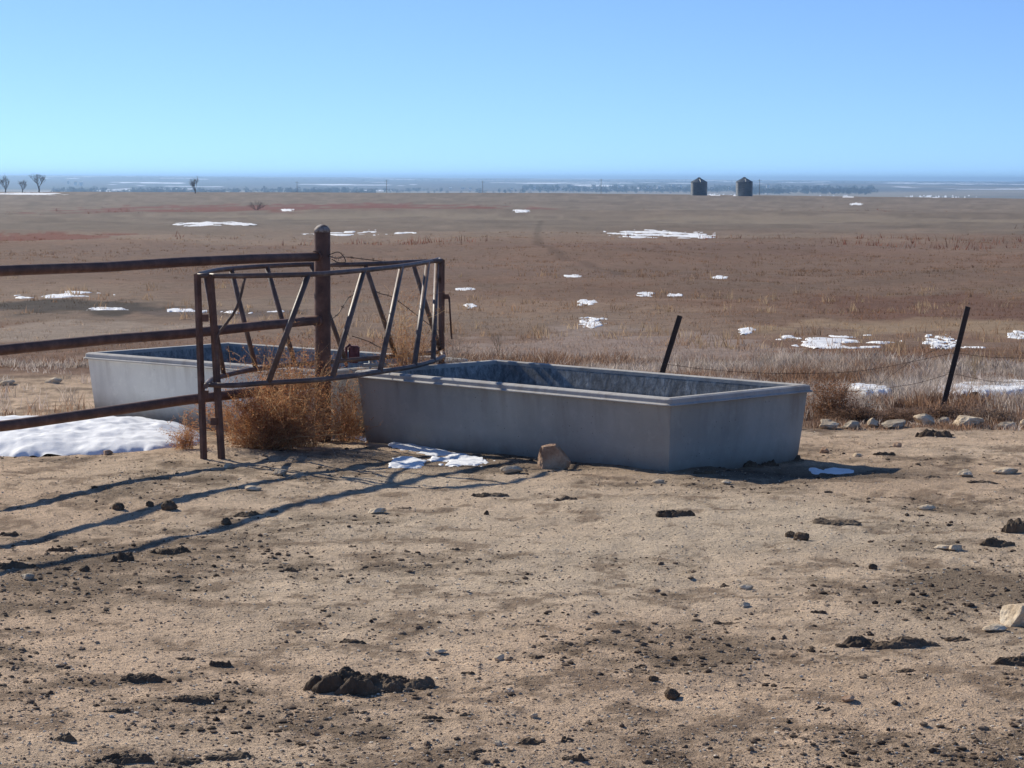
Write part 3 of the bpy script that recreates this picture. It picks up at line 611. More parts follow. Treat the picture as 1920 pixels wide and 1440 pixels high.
D = [ # manure pats and clods
 (688, 1298, 186, 62, 'big dark crumbly manure pile in the centre foreground', 'dung', .8),
 (1265, 970, 64, 24, 'dark manure lump below the nearest corner of the near tank', 'dung', .7),
 (1572, 984, 92, 14, 'wide flat dark manure pat on the open dirt at right', 'dung_pale', .9),
 (1870, 1024, 58, 22, 'oval dark manure lump near the right edge', 'dung_pale', .8),
 (1908, 998, 54, 36, 'thick stacked manure pat cut by the right edge', 'dung_pale', .9),
 (1668, 1212, 160, 28, 'long dark manure ridge left of the big pale stone', 'dung', .5),
 (1795, 1198, 46, 16, 'small dark manure pat beneath the flat pale chip', 'dung', .8),
 (1905, 1248, 80, 26, 'black manure heap at the right edge under the big pale stone', 'dung', .7),
 (1756, 820, 60, 20, 'dark manure pile just below the stone row', 'dung', .8),
 (1658, 852, 34, 13, 'dark clod between the stone row and the tank at right', 'dung', .8),
 (1504, 1012, 30, 20, 'right one of two rounded clods at right of centre', 'dung', .8),
 (1482, 1004, 18, 14, 'left one of two rounded clods at right of centre', 'dung', .9),
 (1262, 1306, 34, 24, 'round dark clod casting a shadow in the lower centre right', 'dung', .9),
 (118, 1394, 44, 28, 'pointed dark clod in the bottom left', 'dung_pale', .7),
 (240, 1432, 80, 26, 'broad manure crust at the bottom edge, left one', 'dung_pale', .5),
 (440, 1424, 96, 20, 'long manure crust at the bottom edge, right one', 'dung_pale', .5),
 (350, 1428, 60, 18, 'small manure crust between the two long ones at the bottom edge', 'dung_pale', .6),
 (270, 1278, 84, 22, 'elongated dark clod pile left of the big manure pile', 'dung', .5),
 (215, 1338, 52, 20, 'dark crumbled clod above the pointed clod at bottom left', 'dung', .7),
 (365, 1316, 70, 22, 'double crumbled clod between the centre pile and the left edge', 'dung', .6),
 (412, 1248, 36, 20, 'peaked dark clod above the double crumbled one', 'dung', .8),
 (350, 1238, 30, 14, 'small dark clod left of the peaked one', 'dung', .8),
 (25, 1066, 84, 20, 'dark clod heap at the left edge where the lowest shadow starts', 'dung', .6),
 (230, 1052, 40, 26, 'dark clod below the middle shadow at left', 'dung', .8),
 (320, 1038, 60, 22, 'long dark clod touching the lowest rail shadow', 'dung', .6),
 (115, 1072, 28, 14, 'small clod just under the lowest rail shadow at left', 'dung', .8),
 (158, 1072, 20, 13, 'single dark clod right of the small one under the lowest shadow', 'dung', .8),
 (110, 1032, 44, 18, 'dark clod between the two lower rail shadows at left', 'dung', .7),
 (15, 1005, 36, 14, 'dark clod at the left edge on the middle shadow', 'dung', .7),
 (220, 958, 26, 16, 'dark clod between the two upper rail shadows', 'dung', .8),
 (318, 956, 32, 22, 'biggest clod on the middle rail shadow', 'dung', .8),
 (280, 950, 16, 11, 'small clod above the biggest one on the middle shadow', 'dung', .8),
 (425, 980, 24, 15, 'rounded clod sitting on the lowest rail shadow', 'dung', .8),
 (460, 966, 48, 14, 'flat clod just above the lowest rail shadow', 'dung', .7),
 (512, 960, 18, 9, 'small clod at the right end above the lowest shadow', 'dung', .8),
 (545, 1070, 28, 13, 'lone dark clod right of the rail shadows', 'dung', .8),
 (512, 1048, 20, 11, 'smaller clod just above left of the lone one', 'dung', .8),
 (660, 1027, 16, 9, 'tiny dark clod in the open dirt at centre left', 'dung', .8),
 (757, 953, 34, 9, 'flat dark clod right of the flat white grey stone', 'dung', .7),
 (912, 964, 10, 10, 'tiny upright dark clod below the leaning tan stone', 'dung', .8),
 (853, 1032, 16, 8, 'tiny tan clod in the centre of the open dirt', 'dung_pale', .8),
 (755, 1060, 22, 8, 'small flat dark clod at centre left of the open dirt', 'dung', .8),
 (1060, 938, 44, 14, 'clustered brown clods in front of the near tank', 'dung_pale', .7),
 (920, 930, 56, 12, 'low brown crumbs where the ring shadow ends', 'dung_pale', .7),
 (1358, 1100, 20, 11, 'small dark clod left of the flat pinkish stone', 'dung', .8),
 (1637, 1065, 16, 12, 'small dark clod in the middle right dirt', 'dung', .8),
 (1536, 1152, 30, 14, 'dark clod above the start of the long manure ridge', 'dung', .7),
 (1365, 1168, 48, 12, 'flat dark crust in the right middle dirt', 'dung', .7),
 (1020, 1172, 20, 9, 'small dark clod in the centre foreground', 'dung', .8),
 (1000, 1228, 24, 11, 'brown clod right of the bright white chip', 'dung', .8),
 (875, 1268, 28, 13, 'dark clod right of the big manure pile', 'dung', .8),
 (660, 1205, 50, 18, 'crumbled dark clod just above the big manure pile', 'dung', .7),
 (795, 1296, 24, 14, 'dark clod at the right foot of the big manure pile', 'dung', .8),
 (680, 1338, 26, 12, 'dark clod below the big manure pile', 'dung', .8),
 (810, 1352, 40, 14, 'brown clod pair in the lower centre', 'dung', .7),
 (875, 1346, 24, 9, 'flat dark clod right of the brown pair in the lower centre', 'dung', .8),
 (716, 1370, 34, 10, 'flat black clod in the lower centre left', 'dung', .8),
 (995, 1400, 50, 22, 'dark manure crumbs right of the pale pebble at the bottom', 'dung', .7),
 (1078, 1430, 40, 26, 'black clod at the bottom edge, centre', 'dung', .8),
 (1060, 1398, 30, 18, 'dark clod above the black one at the bottom centre', 'dung', .8),
 (892, 1424, 28, 14, 'dark clod below the pale pebble at the bottom', 'dung', .8),
 (1208, 1382, 24, 12, 'brown clod with a raised tip in the lower centre right', 'dung', .8),
 (1172, 1330, 22, 7, 'thin dark clod left of the round casting a shadow', 'dung', .8),
 (1225, 1278, 20, 14, 'small brown clod up left of the round one', 'dung', .8),
 (1700, 1262, 40, 14, 'dark clod below the long manure ridge', 'dung', .7),
 (1545, 1332, 26, 12, 'dark clod left of the angular brownish stone', 'dung', .8),
 (1845, 905, 60, 12, 'brown crumbled pat in front of the half buried long stone', 'dung_pale', .6),
 (1750, 898, 30, 8, 'thin brown clod left of the white stones at right', 'dung_pale', .7),
 (1556, 922, 16, 7, 'small dark clod below the icy patch', 'dung', .8),
 (1475, 862, 56, 24, 'heap of trodden mud against the foot of the near tank end', 'dung', .5),
 (1405, 876, 50, 20, 'low mud ridge halfway along the near tank end', 'dung', .5),
 (1325, 890, 44, 14, 'low mud clods by the nearest corner of the near tank', 'dung', .5),
 (1440, 872, 40, 22, 'peaked mud clod between ridge and heap at the near tank end', 'dung', .6),
]
for i, (px, py, w_, h_, lb, mt, dp) in enumerate(D):
    h_ *= .82
    big = w_ > 60
    if w_ >= 40 or h_ < .5 * w_: place_pat('manure_pat', px, py, w_, h_, lb, 'manure', mt, 300 + i, dp); continue
    place_lump('manure_clod', px, py, w_, h_, lb, 'manure', mt, 300 + i, dp, None, 3, .16, 1.0, .3, .6 * math.sin(i * 2.3), 0, 5 if big else 4)

# uncountable crumbs and gravel: low polyhedra in one mesh, colour per stone
def scatter(name, n, xr, fn_r, size, colors, label, cat, seed, flat=.6, mask=None):
    rg = np.random.default_rng(seed); V0, F0 = ico(1)
    r = fn_r(rg.uniform(0, 1, n)); a = rg.uniform(-xr, xr, n); x = r * np.sin(a); y = r * np.cos(a)
    if mask is not None: k = mask(x, y, rg); x, y = x[k], y[k]
    # nothing inside the tanks
    def inside(P0, u, v, Lx, Wy): q = np.stack([x - P0[0], y - P0[1]], -1); a_ = q @ np.array(u); b_ = q @ np.array(v); return (a_ > .08) & (a_ < Lx - .08) & (b_ > .08) & (b_ < Wy - .08)
    k = ~(inside((1.085, 15.84), (-.712, .702), (.702, .712), 3.30, 1.62) | inside((-3.82, 20.57), (.771, -.637), (.637, .771), 3.02, 1.8)); x, y = x[k], y[k]
    n = len(x); s = size[0] * (size[1] / size[0]) ** (rg.uniform(0, 1, n) ** size[2]); z = H(x, y)
    st = np.stack([s * rg.uniform(.7, 1.4, n), s * rg.uniform(.7, 1.4, n), s * rg.uniform(flat * .6, flat * 1.3, n)], -1)
    th = rg.uniform(0, 6.28, n); c_, s_ = np.cos(th), np.sin(th)
    P = V0[None] * st[:, None, :] * .5 * rg.uniform(.72, 1.2, (n, len(V0), 1))
    X = P[..., 0] * c_[:, None] - P[..., 1] * s_[:, None] + x[:, None]; Yv = P[..., 0] * s_[:, None] + P[..., 1] * c_[:, None] + y[:, None]; Z = P[..., 2] + (z + st[:, 2] * .18)[:, None]
    V = np.stack([X, Yv, Z], -1).reshape(-1, 3); F = (F0[None] + (np.arange(n) * len(V0))[:, None, None]).reshape(-1, 3)
    ci = rg.integers(0, len(colors), n); col = np.array(colors)[ci] * rg.uniform(.75, 1.2, n)[:, None]; col = np.repeat(col, len(V0), 0)
    o = link(name, np_mesh(name, V, F, col), MAT['pebble']); return tag(o, label, cat, None, 'stuff')
inv = lambda a, b: (lambda t: 1 / (1 / a + t * (1 / b - 1 / a)))
scatter('gravel', 60000, .235, inv(7.4, 20.5), (.004, .017, 3.2), [(.50, .40, .29), (.44, .33, .23), (.38, .27, .18), (.62, .54, .43), (.22, .15, .10), (.50, .36, .24), (.54, .40, .28)], 'fine pale gravel spread over the dirt', 'gravel', 5, .6)
clump = lambda x, y, rg: clumpiness(x, y) + rg.uniform(-.28, .28, len(x)) > .16
scatter('manure_crumbs', 32000, .235, inv(7.4, 20.5), (.006, .036, 3.6), [(.11, .075, .05), (.16, .11, .075), (.075, .05, .034), (.22, .16, .11)], 'crumbled dark manure scattered over the dirt', 'manure crumbs', 6, .55, clump)

# ------------------------------------------------------------------ dry vegetation (thin blades in one mesh)
def blades(base, hgt, wid, lean, col, rg, segs=2, tipcol=1.15):
    n = len(base); th = rg.uniform(0, 2 * np.pi, n); d = np.stack([np.cos(th), np.sin(th), 0 * th], -1)      # lean direction
    ph = rg.uniform(0, 2 * np.pi, n); s = np.stack([np.cos(ph), np.sin(ph), 0 * ph], -1) * (wid / 2)[:, None]
    V = []; lv = []
    for k in range(segs):
        t = k / segs; c = base + d * (hgt * lean * t ** 1.7)[:, None] + np.array([0, 0, 1]) * (hgt * t * (1 - .15 * lean * t))[:, None]
        V += [c - s * (1 - .5 * t), c + s * (1 - .5 * t)]; lv += [t, t]
    c = base + d * (hgt * lean)[:, None] + np.array([0, 0, 1]) * (hgt * (1 - .15 * lean))[:, None]; V.append(c); lv.append(1)
    V = np.stack(V, 1); m = V.shape[1]; F = []
    for k in range(segs - 1): F += [(2 * k, 2 * k + 1, 2 * k + 3), (2 * k, 2 * k + 3, 2 * k + 2)]
    F.append((2 * segs - 2, 2 * segs - 1, 2 * segs)); F = np.array(F)
    FF = (F[None] + (np.arange(n) * m)[:, None, None]).reshape(-1, 3)
    lv = np.array(lv); cc = col[:, None, :] * (1 + (tipcol - 1) * lv)[None, :, None]
    return V.reshape(-1, 3), FF, cc.reshape(-1, 3)
def merge(parts):
    V, F, K, o = [], [], [], 0
    for v, f, c in parts: V.append(v); F.append(f + o); K.append(c); o += len(v)
    return np.vstack(V), np.vstack(F), np.vstack(K)
def pick(rg, n, cols, jit=.2): c = np.array(cols)[rg.integers(0, len(cols), n)]; return c * (1 + rg.uniform(-jit, jit, (n, 1)))
def brush_field(name, n_cl, per, rfun, arange, hfun, cols, label, cat, seed, spread, wid=(.004, .009), mask=None, lean=.7, segs=2):
    rg = np.random.default_rng(seed); r = rfun(rg.uniform(0, 1, n_cl)); a = rg.uniform(*arange, n_cl); x = r * np.sin(a); y = r * np.cos(a)
    k = mask(x, y, rg) if mask else np.ones(n_cl, bool); x, y, r = x[k], y[k], r[k]; n_cl = len(x)
    hc = hfun(x, y, rg); cc = cols(x, y, rg) if callable(cols) else pick(rg, n_cl, cols)
    X = np.repeat(x, per) + rg.normal(0, 1, n_cl * per) * spread; Y = np.repeat(y, per) + rg.normal(0, 1, n_cl * per) * spread
    hh = np.repeat(hc, per) * rg.uniform(.35, 1.1, n_cl * per); W = rg.uniform(*wid, n_cl * per) * np.clip(np.repeat(r, per) / 22, 1, 9) ** .8
    base = np.stack([X, Y, H(X, Y) - .01], -1); col = np.repeat(cc, per, 0) * rg.uniform(.7, 1.25, (n_cl * per, 1))
    V, F, K = blades(base, hh, W, rg.uniform(.1, lean, n_cl * per), col, rg, segs)
    return tag(link(name, np_mesh(name, V, F, np.clip(K, 0, .9)), MAT['veg']), label, cat, None, 'stuff')
uni = lambda a, b: (lambda t: a + (b - a) * t)
def strip_mask(x, y, rg):                       # the weedy strip along the wire fence, closer on the right
    front = 20.1 - .02 * x + .5 * fbm(x, x * 0, 2, 71, 2) + np.where(x < -1.2, .9, 0) + np.where((x > -1.2) & (x < 2.6), .35, 0)
    keep = (y > front) & (fbm(x, y, .9, 72, 3) > -.45) | ((y > front + .7) & (rg.uniform(0, 1, len(x)) > .3))
    keep &= ~((x > 2.7) & (y > 20.75) & (y < 22.1) & (rg.uniform(0, 1, len(x)) > .12))
    return keep & ~((x < -1.9 + .3 * fbm(x, y, 1, 75, 2)) & (y < 27) & (rg.uniform(0, 1, len(x)) > .03))
def strip_h(x, y, rg):
    n = fbm(x, y, 1.1, 73, 3); h = .12 + .17 * np.clip(n + .25, 0, 1)
    h = np.where((x > 2.4) & (y < 20.9), h * .42, h); h = np.where(y > 24, h * .85, h)
    return h * rg.uniform(.7, 1.25, len(x))
def strip_c(x, y, rg):
    n = len(x); g = pick(rg, n, [(.46, .385, .33), (.36, .30, .25), (.56, .49, .43), (.44, .365, .32)])
    b = pick(rg, n, [(.28, .17, .11), (.33, .21, .14), (.20, .12, .08)]); k = np.clip(sstep(.0, .35, fbm(x, y, 1.4, 74, 3)) + 0.9 * ((x > 2.0) & (y < 21.4)), 0, 1)[:, None] * (rg.uniform(0, 1, (n, 1)) > .15)
    return g + (b - g) * k
brush_field('dry_weeds', 9500, 22, uni(20.0, 28.5), (-.236, .236), strip_h, strip_c, 'dense dry grey and rusty weeds along the wire fence', 'weeds', 41, .06, (.004, .010), strip_mask, .9)
gap = lambda x, y, rg: fbm(x, y, 5, 83, 4) + rg.uniform(-.4, .4, len(x)) > -.12
def past_c(x, y, rg):
    c = ground_color(x, y); return np.clip(c * rg.uniform(.85, 1.45, (len(x), 1)) * np.array([1.05, 1.0, .93]), .02, .7)
brush_field('dry_pasture_grass', 15000, 7, inv(27.5, 130), (-.236, .236), lambda x, y, rg: rg.uniform(.03, .085, len(x)) * np.where(y > 60, 1.5, 1), past_c, 'short dry tan and reddish pasture grass', 'grass', 42, .09, (.006, .012), gap, .9, 1)
brush_field('tall_pasture_grass', 800, 12, inv(27.5, 60), (-.236, .236), lambda x, y, rg: rg.uniform(.10, .24, len(x)), [(.42, .31, .20), (.36, .25, .16), (.30, .19, .12)], 'taller tufts of tan grass in the near pasture', 'grass', 43, .07, (.005, .010),
            lambda x, y, rg: fbm(x, y, 4, 84, 3) > .12, .8)
brush_field('red_weeds', 1800, 5, inv(90, 520), (-.236, .236), lambda x, y, rg: rg.uniform(.15, .5, len(x)), [(.20, .07, .05), (.24, .10, .07), (.15, .075, .055)], 'reddish weeds dotted over the far pasture', 'weeds', 44, .2, (.006, .012),
            lambda x, y, rg: fbm(x, y, 26, 85, 3) > .2, .6, 1)
brush_field('trodden_stubble', 700, 5, inv(15, 20.3), (-.236, .236), lambda x, y, rg: rg.uniform(.015, .05, len(x)), [(.34, .24, .15), (.26, .17, .10), (.18, .11, .07)], 'sparse trodden stubble and straw on the dirt', 'stubble', 45, .05, (.004, .007),
            lambda x, y, rg: fbm(x, y, .9, 86, 3) > .1, 2.0, 1)

def bush(name, cx_, cy_, rx, ry, h, n_stem, cols, leafcols, label, seed, rz=0, leaf=.012, n_leaf=10, zbase=None, cat='weed bush'):
    rg = np.random.default_rng(seed); V, F, K = [], [], []; o = 0; LV = []; LC = []
    z0 = float(H(cx_, cy_)) if zbase is None else zbase; root = empty(name, (cx_, cy_, z0), label, cat, 'dry weed bushes')
    c_, s_ = math.cos(rz), math.sin(rz); lob = rg.uniform(0, 6.28, 3)
    for i in range(n_stem):
        bx, by = rg.normal(0, .33, 2); az = rg.uniform(0, 2 * np.pi); out_ = rg.uniform(.15, 1) ** .7 * (.78 + .30 * math.sin(2 * az + lob[0]) + .22 * math.sin(5 * az + lob[1])); hh = h * rg.uniform(.35, 1.15) * math.sqrt(max(.12, 1 - .75 * out_ ** 2)) * (1 + .18 * math.sin(3 * az + lob[2]))
        p0 = np.array([bx * .6, by * .6, -.01]); p2 = np.array([bx * .4 + math.cos(az) * out_, by * .4 + math.sin(az) * out_, 0]); pts = []
        for t in np.linspace(0, 1, 5):
            q = p0 + (p2 - p0) * t ** 1.2; pts.append(np.array([q[0] * rx, q[1] * ry, hh * math.sin(t * 1.45) + rg.normal(0, .006)]))
        paths = [(pts, .0045)]
        for b in range(6):                      # side twigs
            k = rg.integers(1, 5); s = pts[k - 1] + (pts[k] - pts[k - 1]) * rg.uniform(0, 1); d = rg.normal(0, 1, 3); d[2] = abs(d[2]) * .8; d *= .35 * h * rg.uniform(.25, .8) / np.linalg.norm(d)
            tw = [s, s + d * .5 + rg.normal(0, .006, 3), s + d]; paths.append((tw, .0026))
            for l_ in range(n_leaf):
                q = s + d * rg.uniform(.2, 1.08) + rg.normal(0, .010, 3); LV.append(q); LC.append(leafcols[rg.integers(len(leafcols))])
        for ps, wd in paths:
            side = rg.normal(0, 1, 3); side /= np.linalg.norm(side); cc = np.array(cols[rg.integers(len(cols))]) * rg.uniform(.8, 1.2); m = len(ps)
            for k, q in enumerate(ps): ww = wd * (1 - .6 * k / m); V += [q - side * ww / 2, q + side * ww / 2]; K += [cc, cc]
            for k in range(m - 1): F += [(o + 2 * k, o + 2 * k + 1, o + 2 * k + 3), (o + 2 * k, o + 2 * k + 3, o + 2 * k + 2)]
            o += 2 * m
    def rot(A): A = np.array(A); return np.stack([A[:, 0] * c_ - A[:, 1] * s_, A[:, 0] * s_ + A[:, 1] * c_, A[:, 2]], -1)
    link('stems', np_mesh('stems', rot(V), F, np.array(K)), MAT['veg'], root, (0, 0, 0))
    LV = rot(LV); n = len(LV); d1 = rg.normal(0, 1, (n, 3)); d1 /= np.linalg.norm(d1, axis=1)[:, None]; d2 = rg.normal(0, 1, (n, 3)); d2 -= (d2 * d1).sum(1)[:, None] * d1; d2 /= np.linalg.norm(d2, axis=1)[:, None]
    sz = leaf * rg.uniform(.5, 1.3, (n, 1)); T = np.stack([LV - d1 * sz * .5, LV + d1 * sz * .5 + d2 * sz * .2, LV + d2 * sz * .6], 1).reshape(-1, 3)
    T[:, 2] = np.maximum(T[:, 2], -.01); lc = np.repeat(np.array(LC) * rg.uniform(.7, 1.25, (n, 1)), 3, 0)
    link('leaves', np_mesh('leaves', T, np.arange(3 * n).reshape(-1, 3), lc), MAT['veg'], root, (0, 0, 0)); return root
ST0 = 0
OR = [(.48, .21, .09), (.38, .16, .075), (.56, .31, .15), (.30, .13, .075), (.50, .28, .14)]; ST = [(.48, .29, .16), (.38, .22, .12), (.56, .38, .22)]
bush('weed_bush', -1.82, 17.2, .62, .52, .46, 430, ST, OR, 'large orange brown dry weed bush spilling out under the front of the ring', 61, n_leaf=10, leaf=.014)
bush('weed_bush', -1.70, 17.75, .52, .42, .72, 330, ST, OR, 'tall orange dry weeds growing up round the thick post inside the ring', 62, n_leaf=9, leaf=.014)
bush('weed_bush', -1.30, 18.2, .26, .26, .50, 110, ST, OR, 'dry brown weeds right of the thick post between the tanks', 63, n_leaf=8)
bush('weed_bush', -.86, 19.1, .36, .30, .92, 320, ST, OR + [(.36, .30, .25)], 'bushy dry weeds filling the right end of the ring', 64, n_leaf=8)
bush('weed_bush', -.50, 19.7, .24, .22, .78, 150, [(.30, .24, .2)], [(.30, .24, .20), (.22, .16, .12), (.40, .34, .28)], 'greyish dry weed tuft just outside the right end of the ring', 65, n_leaf=8)
bush('weed_bush', -2.42, 17.05, .20, .14, .22, 60, ST, OR, 'small dry weed tuft at the foot of the ring legs', 66, n_leaf=5)
for i, (px, py, rx, h, c3, lb) in enumerate(((1566, 775, .42, .36, (.30, .15, .08), 'dense rusty weed bush just right of the near tank'), (1610, 782, .34, .13, (.20, .12, .08), 'low dark brown weed bush above the first stones of the row'),
        (1700, 782, .40, .10, (.22, .14, .10), 'low brown weed bush above the middle of the stone row'), (1790, 778, .36, .11, (.24, .16, .12), 'brown weed bush behind the largest stone block'),
        (1868, 782, .34, .10, (.30, .22, .17), 'greyish brown weed bush near the right edge above the stones'))):
    g = at(px, py + 12); bush('weed_bush', g.x, g.y + .25, rx, rx * .8, h, 150, [(.25, .17, .12)], [c3, tuple(v * .7 for v in c3), tuple(v * 1.35 for v in c3)], lb, 70 + i, n_leaf=6, leaf=.016)
g = at(1700, 705)
def skeleton_weed(px, py, h, label, seed):
    g = at(px, py); rg = random.Random(seed); bm = bmesh.new()
    def br(p, d, l, r, k):
        e_ = p + d * l; m_ = p.lerp(e_, .5) + Vector((rg.uniform(-1, 1), rg.uniform(-1, 1), 0)) * l * .07; tube(bm, [p, m_, e_], [r, r * .8, r * .6], 4)
        if k:
            for _ in range(rg.choice((2, 3))): br(e_, (d + Vector((rg.uniform(-1, 1), rg.uniform(-1, 1), rg.uniform(-.2, .6))) * .75).normalized(), l * rg.uniform(.55, .8), r * .65, k - 1)
    for _ in range(4): br(Vector((0, 0, -.02)), Vector((rg.uniform(-.4, .4), rg.uniform(-.4, .4), 1)).normalized(), h * .35, .005, 3)
    m = M('straw_stalk', .8); m.color((.42, .30, .18)); return tag(link('tall_weed', finish(bm, 'tall_weed'), m.m, None, g), label, 'tall weed', 'tall branching weeds')
skeleton_weed(935, 668, .42, 'tall branching tan weed beyond the rim near the ring', 5)
skeleton_weed(1822, 735, .50, 'pale bare weed stalk just right of the right leaning post', 6)

# ------------------------------------------------------------------ far away: bins, trees, poles, town
def bin_(px0, px1, ytop, yeave, ybase, Y, label):
    a = atd((px0 + px1) / 2, ybase, Y); r = (px1 - px0) / 2 / FPX * Y; he = (ybase - yeave) / FPX * Y; ht = (ybase - ytop) / FPX * Y
    z0 = float(H(a.x, a.y, False)); dz = a.z - z0
    root = empty('grain_bin', (a.x, a.y, z0), label, 'grain bin', 'grain bins on the crest'); N = 32
    def ringv(bm, rr, z): return [bm.verts.new((rr * math.cos(2 * math.pi * k / N), rr * math.sin(2 * math.pi * k / N), z)) for k in range(N)]
    bm = bmesh.new(); zz = 0; prev = ringv(bm, r, -.5)
    zs = np.linspace(-.5, he + dz, 60)[1:]
    for i, z in enumerate(zs):
        c_ = ringv(bm, r + (.035 if i % 2 else 0), z)
        for k in range(N): bm.faces.new((prev[k], prev[(k + 1) % N], c_[(k + 1) % N], c_[k]))
        prev = c_
    link('wall', finish(bm, 'wall'), MAT['bin'], root, (0, 0, 0))
    bm = bmesh.new(); a1 = ringv(bm, r + .12, he + dz - .08); a2 = ringv(bm, r * .98, he + dz + .03); a3 = ringv(bm, r * .18, ht + dz - .35)
    for p_, c_ in ((a1, a2), (a2, a3)):
        for k in range(N): bm.faces.new((p_[k], p_[(k + 1) % N], c_[(k + 1) % N], c_[k]))
    for k in range(0, N, 2):                    # roof ribs
        an = 2 * math.pi * (k + .5) / N; tube(bm, [Vector((r * math.cos(an), r * math.sin(an), he + dz + .04)), Vector((r * .18 * math.cos(an), r * .18 * math.sin(an), ht + dz - .33))], .035, 4)
    rf = link('roof', finish(bm, 'roof'), MAT['bin'], root, (0, 0, 0))
    bm = bmesh.new(); p_ = ringv(bm, r * .2, ht + dz - .36); c_ = ringv(bm, r * .2, ht + dz - .15); t_ = ringv(bm, .05, ht + dz)
    for u_, v_ in ((p_, c_), (c_, t_)):
        for k in range(N): bm.faces.new((u_[k], u_[(k + 1) % N], v_[(k + 1) % N], v_[k]))
    o = bpy.data.objects.new('roof_cap', finish(bm, 'roof_cap')); C.objects.link(o); o.data.materials.append(MAT['bin']); o.parent = rf
    return root
bmt = M('galvanised_bin', .42, .5); bmt.b.inputs['Metallic'].default_value = .35
bmt.color(bmt.ramp(bmt.noise(.8, 4, .6, stretch=(1, 1, 3)), [(.3, (.075, .085, .095)), (.65, (.13, .145, .16))])); MAT['bin'] = bmt.m
bin_(1295, 1326, 332.5, 341.5, 361.5, 770, 'left grain bin with cone roof on the crest')
bin_(1379.5, 1411, 332, 341, 361.5, 770, 'right grain bin with cone roof on the crest')

bark = M('grey_bark', .9); bark.color(bark.ramp(bark.noise(6, 4), [(.3, (.10, .085, .075)), (.7, (.20, .17, .15))])); MAT['bark'] = bark.m
def bare_tree(name, px, pybase, pytop, Y, label, seed, cat='tree', low=False, wide=1., group=None):
    a = atd(px, pybase, Y); h = (pybase - pytop) / FPX * Y; z0 = float(H(a.x, a.y, False)); h += a.z - z0 if a.z > z0 else 0; rg = random.Random(seed)
    root = empty(name, (a.x, a.y, z0), label, cat, group); tb = bmesh.new(); cb = bmesh.new()
    def br(p, d, l, r, k):
        e_ = p + d * l; tube(cb, [p, p.lerp(e_, .5) + Vector((rg.uniform(-1, 1), rg.uniform(-1, 1), rg.uniform(-.5, .5))) * l * .08, e_], [r, r * .8, r * .55], 4, False)
        if k:
            for _ in range(rg.choice((2, 3, 3))): br(p.lerp(e_, rg.uniform(.55, 1)), (d + Vector((rg.uniform(-1, 1) * wide, rg.uniform(-1, 1) * wide, rg.uniform(0, .7))) * .62).normalized(), l * rg.uniform(.55, .9), r * .62, k - 1)
    r0 = h * .034
    if not low: tube(tb, [Vector((0, 0, -.3)), Vector((h * .02, 0, h * .15)), Vector((0, 0, h * .3))], [r0 * 1.3, r0, r0 * .85], 7); link('trunk', finish(tb, 'trunk'), MAT['bark'], root, (0, 0, 0))
    else: tb.free()
    for _ in range(6 if not low else 11):
        d = Vector((rg.uniform(-.7, .7) * wide, rg.uniform(-.7, .7) * wide, 1 if not low else rg.uniform(.5, 1))).normalized(); br(Vector((0, 0, h * (rg.uniform(.1, .3) if not low else -.02))), d, h * (.27 if not low else .36), r0 * (.45 if not low else .3), 5 if not low else 3)
    link('branches' if low else 'crown', finish(cb, 'crown'), MAT['bark'], root, (0, 0, 0)); return root
bare_tree('bare_tree', 10, 362, 330, 770, 'bare tree at the left edge of the crest', 1, group='bare trees on the crest')
bare_tree('bare_tree', 42, 362, 336, 780, 'middle bare tree of the three at the left end of the crest', 2, group='bare trees on the crest')
bare_tree('bare_tree', 73, 362, 325, 760, 'tallest bare tree, right one of the three at the left end of the crest', 3, group='bare trees on the crest')
bare_tree('bare_tree', 366, 365, 335, 740, 'lone leaning bare tree on the crest left of the ring', 4, group='bare trees on the crest')
bare_tree('bare_shrub', 480, 393, 366, 310, 'wide bare leafless shrub in the far pasture left of the thick post', 5, 'shrub', True, 1.6)
for px, yt, yb, Y, lb in ((557, 340, 362, 900, 'slim pole on the crest left of the thick post'), (725, 337, 362, 900, 'tallest slim pole above the ring'), (905, 339, 363, 900, 'slim pole left of the middle of the skyline'),
                          (1127, 335, 363, 900, 'dark lone pole left of the grain bins'), (1424, 336, 362, 900, 'slim pole right of the grain bins')):
    a = atd(px, yb, Y); z0 = float(H(a.x, a.y, False)); h = (yb - yt) / FPX * Y + a.z - z0; root = empty('utility_pole', (a.x, a.y, z0), lb, 'utility pole', 'utility poles beyond the crest')
    bm = bmesh.new(); tube(bm, [Vector((0, 0, -.4)), Vector((0, 0, h))], [.10, .07], 8); link('shaft', finish(bm, 'shaft'), MAT['bark'], root, (0, 0, 0))
    bm = bmesh.new(); box(bm, (0, 0, h - .5), (.7, 0, 0), (0, .04, 0), (0, 0, .04)); link('crossarm', finish(bm, 'crossarm'), MAT['bark'], root, (0, 0, 0))
wm_ = M('white_siding', .8); wm_.color((.75, .74, .70)); gm_ = M('grey_roofing', .85); gm_.color((.22, .20, .20))
tr = random.Random(9)
HOUSES = [(1023, 358), (1050, 356), (1072, 357), (1096, 353), (1110, 359), (1146, 356), (1163, 352), (1176, 356), (1203, 354), (1214, 351), (1222, 353), (1236, 351), (1262, 348), (1276, 349), (1280, 356),
          (1160, 348), (1335, 354), (1368, 352), (1002, 352), (960, 355), (845, 357), (868, 360), (882, 356), (1412, 354), (1440, 349), (142, 343), (152, 344), (128, 341)]
